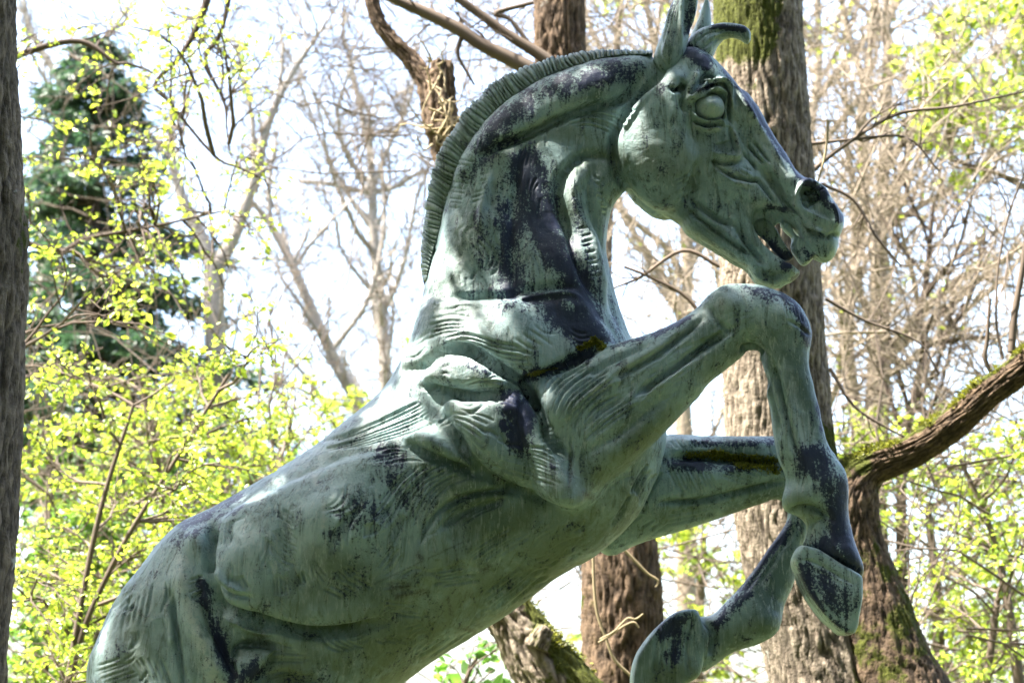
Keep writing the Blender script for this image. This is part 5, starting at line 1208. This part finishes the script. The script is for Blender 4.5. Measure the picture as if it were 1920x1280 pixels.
leafy('leafy_shrub', 11.0, [[(1960, 1700, 14), (1900, 1200, 10), (1860, 1000, 6), (1800, 860, 4)], [(1800, 1700, 10), (1860, 1200, 7), (1880, 1080, 4)]], (1650, 1960, 800, 1300), 40, 'leafy shrub below the mossy limb at lower right', 111, n=(10, 5), per=2.2, size=(0.03, 0.055), group=G2, cat='shrub')
leafy('leafy_shrub', 14.0, [[(1750, 1700, 16), (1760, 1200, 12), (1740, 950, 7)], [(1640, 1700, 12), (1660, 1100, 8), (1650, 900, 5)]], (1540, 1960, 740, 1300), 50, 'thicker leafy shrub further back at lower right', 113, n=(10, 5), per=2.6, size=(0.04, 0.07), group=G2, cat='shrub')
leafy('leafy_tree', 15.0, [[(2050, 1700, 30), (2020, 800, 24), (1980, 300, 16), (1900, 0, 10)], [(2000, 400, 8), (1880, 330, 6), (1780, 300, 4)]], (1690, 1990, -40, 430), 44, 'sunlit yellow-green tree crown at the upper right', 117, per=3.0, size=(0.06, 0.10), group=G2, cat='tree', dens=lambda x, y: np.clip((x - 1660) / 200, 0, 1) * np.clip(1.3 - y / 330, 0.1, 1))
leafy('leafy_tree', 18.0, [[(1150, 1700, 20), (1130, 800, 14), (1150, 200, 9), (1170, -80, 6)]], (1080, 1560, -60, 150), 16, 'pale yellow-leaved tree top seen behind the horse ears', 119, per=1.6, size=(0.05, 0.08), group=G2, cat='tree')
leafy('leafy_shrub', 16.0, [[(1300, 1700, 14), (1310, 1200, 10), (1320, 1000, 6)]], (1080, 1480, 960, 1300), 34, 'leafy shrub seen between the far foreleg and the red-brown trunk', 121, per=2.6, size=(0.05, 0.09), group=G2, cat='shrub')
leafy('leafy_shrub', 10.5, [[(880, 1500, 6), (870, 1300, 5), (900, 1220, 3)]], (830, 985, 1195, 1320), 10, 'glossy laurel bush below the belly beside the leaning trunk', 123, leaf=LEAF_SHINY, per=2.0, size=(0.07, 0.12), blen=(0.3, 0.6), cat='shrub', depth_spread=0.3, n=(5, 3))
leafy('leafy_tree', 20.0, [[(640, 1700, 16), (660, 1100, 12), (680, 800, 7)]], (520, 800, 640, 900), 14, 'faint yellow-leaved tree beyond the horse withers', 125, per=1.4, size=(0.05, 0.09), cat='tree')

# ------------------------------------------------------------------ conifer
def conifer(Y, x, top, bottom, label, seed):
    foot = ground_foot((x, 0), Y); t = thing('conifer_tree', foot, label, 'conifer')
    rg = np.random.default_rng(seed); tr = Tubes(); tb = Tubes()
    P, R = limb3([(x - 8, 1800, 30), (x, 900, 22), (x, 600, 17), (x + 4, 350, 11), (x + 8, 180, 5), (x + 10, top, 1.5)], Y); tr.add(P, R, 12)
    zt = at(x, top, Y)[2]; zb = at(x, bottom, Y)[2]
    C = []; D = []
    for k in range(135):
        f = rg.random() ** 0.8; z = zt + (zb - zt) * f
        c = np.array([np.interp(z, P[:, 2], P[:, 0]), Y, z]); a = rg.uniform(0, 2 * np.pi)
        ln = (0.25 + 2.2 * f) * rg.uniform(0.7, 1.15)
        d = np.array([math.cos(a), math.sin(a), 0.15 - 0.3 * f])
        B = wander(c, d, ln, 8, rg, 0.06, 0.0, 0.12); B[-2:, 2] += np.array([0.03, 0.1]) * ln * 0.4
        tb.add(B, np.linspace(0.012 + 0.01 * ln, 0.005, 9), 4)
        L = np.linspace(0.15, 1, int(10 + 14 * ln))
        for u in L:
            q = np.array([np.interp(u * 8, np.arange(9), B[:, m]) for m in range(3)])
            side = np.cross(d, (0, 0, 1)); sl = 0.16 * ln * (1.1 - u) + 0.10
            for sgn in (-1, 1):
                tip = q + sgn * side * sl * rg.uniform(0.5, 1.2) + d * sl * 0.6 + np.array([0, 0, -0.12 * rg.random()])
                m = 5
                for w in range(m):
                    C.append(q + (tip - q) * w / m + rg.normal(size=3) * 0.03); D.append((tip - q) / (np.linalg.norm(tip - q) + 1e-6) + np.array([0, 0, -0.2]))
    tr.build('trunk', TWIG_DARK, t, foot); tb.build('branches', TWIG_DARK, t, foot)
    C = np.array(C)
    obj('crown', leaf_mesh('crown', C, rg.uniform(0.08, 0.15, len(C)), rg, foot, D=np.array(D) * 1.4, aspect=0.3, up=0.6), NEEDLE, t)
conifer(20.5, 172, 90, 830, 'dark blue-green conifer behind the leaves at left', 131)

# ------------------------------------------------------------------ moss growing on the statue
rg = np.random.default_rng(151)
for pts, w, parts, cnt, sz in (([(1290, 850), (1340, 852), (1400, 856), (1460, 862)], 9, (FL,), 1500, 0.011), ([(1385, 872), (1455, 880)], 12, (FL,), 900, 0.011), ([(1085, 652), (1108, 642)], 7, (T_, NL), 420, 0.010), ([(1112, 636), (1128, 652)], 6, (T_, NL), 380, 0.011), ([(990, 700), (1040, 690)], 4, (T_, NL), 300, 0.008)):
    L = catmull(pts, 6); r, _ = poly_line_dist(body.P, L)
    k = np.nonzero((r < w * (0.6 + 0.5 * noise3(body.V * 30, 2))) & np.isin(body.L, parts) & (body.side < 0) & (body.N[:, 1] < 0.2))[0]
    if len(k):
        k = rg.choice(k, cnt)
        tag(obj('moss', moss_mesh(body.V[k], body.N[k], rg, sz, horse_base), MOSS, horse), kind='stuff')

# ------------------------------------------------------------------ far tangle of fine twigs that reads as one mass
def tangle(name, boxes, seed, mat):
    rg = np.random.default_rng(seed); tb = Tubes()
    for x0, x1, y0, y1, Ya, Yb, n in boxes:
        for _ in range(n):
            Y = rg.uniform(Ya, Yb); p = at(rg.uniform(x0, x1), rg.uniform(y0, y1), Y)
            a = rg.normal() * 0.8 + (math.pi / 2 if rg.random() < 0.45 else (0 if rg.random() < 0.5 else math.pi))
            P = wander(p, (math.cos(a), rg.normal() * 0.3, math.sin(a)), rg.uniform(0.6, 2.2), 7, rg, 0.22, 0.03)
            r = rg.uniform(0.004, 0.010); R = np.linspace(r, 0.003, 8); tb.add(P, R, 3)
            for _k in range(3):
                j = rg.integers(1, 6); d = P[j + 1] - P[j]; d = d / np.linalg.norm(d) + rg.normal(size=3) * 0.7
                tb.add(wander(P[j], d, rg.uniform(0.2, 0.8), 4, rg, 0.25), np.linspace(0.0045, 0.0025, 5), 3)
    o = tb.build(name, mat, None, np.zeros(3)); tag(o, kind='stuff')
tangle('twigs', [(1500, 1940, 120, 820, 12, 18, 420), (1130, 1420, 60, 640, 12, 18, 200), (1100, 1560, -30, 160, 12, 18, 90)], 161, TWIG_TAN)
tangle('twigs', [(430, 830, 0, 760, 19, 27, 330), (30, 430, 0, 500, 15, 22, 90), (620, 1100, 0, 320, 12, 18, 110), (20, 620, 650, 1290, 11, 15, 120), (1560, 1940, 750, 1290, 10, 15, 140), (1080, 1480, 980, 1290, 12, 16, 60)], 163, TWIG_BROWN)

# ------------------------------------------------------------------ unseen leaves behind, overhead and to both sides, added to cut front light
rg = np.random.default_rng(141); n_ = 12000
an = rg.uniform(math.radians(150), math.radians(390), n_); rr = rg.uniform(9.5, 17, n_)
W = np.stack([np.cos(an) * rr * 1.15, np.sin(an) * rr * 0.9 + 3.0, rg.uniform(0, 1, n_) ** 0.8 * (8.5 + 2.5 * np.sin(an * 9))], 1)
n2 = 14000
W2 = np.stack([rg.uniform(-13, 13, n2), rg.uniform(-11, 3.2, n2), rg.uniform(7.5, 10.5, n2)], 1)  # overhead leaf sheet added to block sky light from the front
W = np.vstack([W, W2[noise3(W2 * 0.8, 6) > -0.45]])
tag(obj('unseen_leaf_screen', leaf_mesh('unseen_leaf_screen', W, rg.uniform(0.5, 0.85, len(W)), rg, np.zeros(3)), LEAF_DARK), kind='stuff')
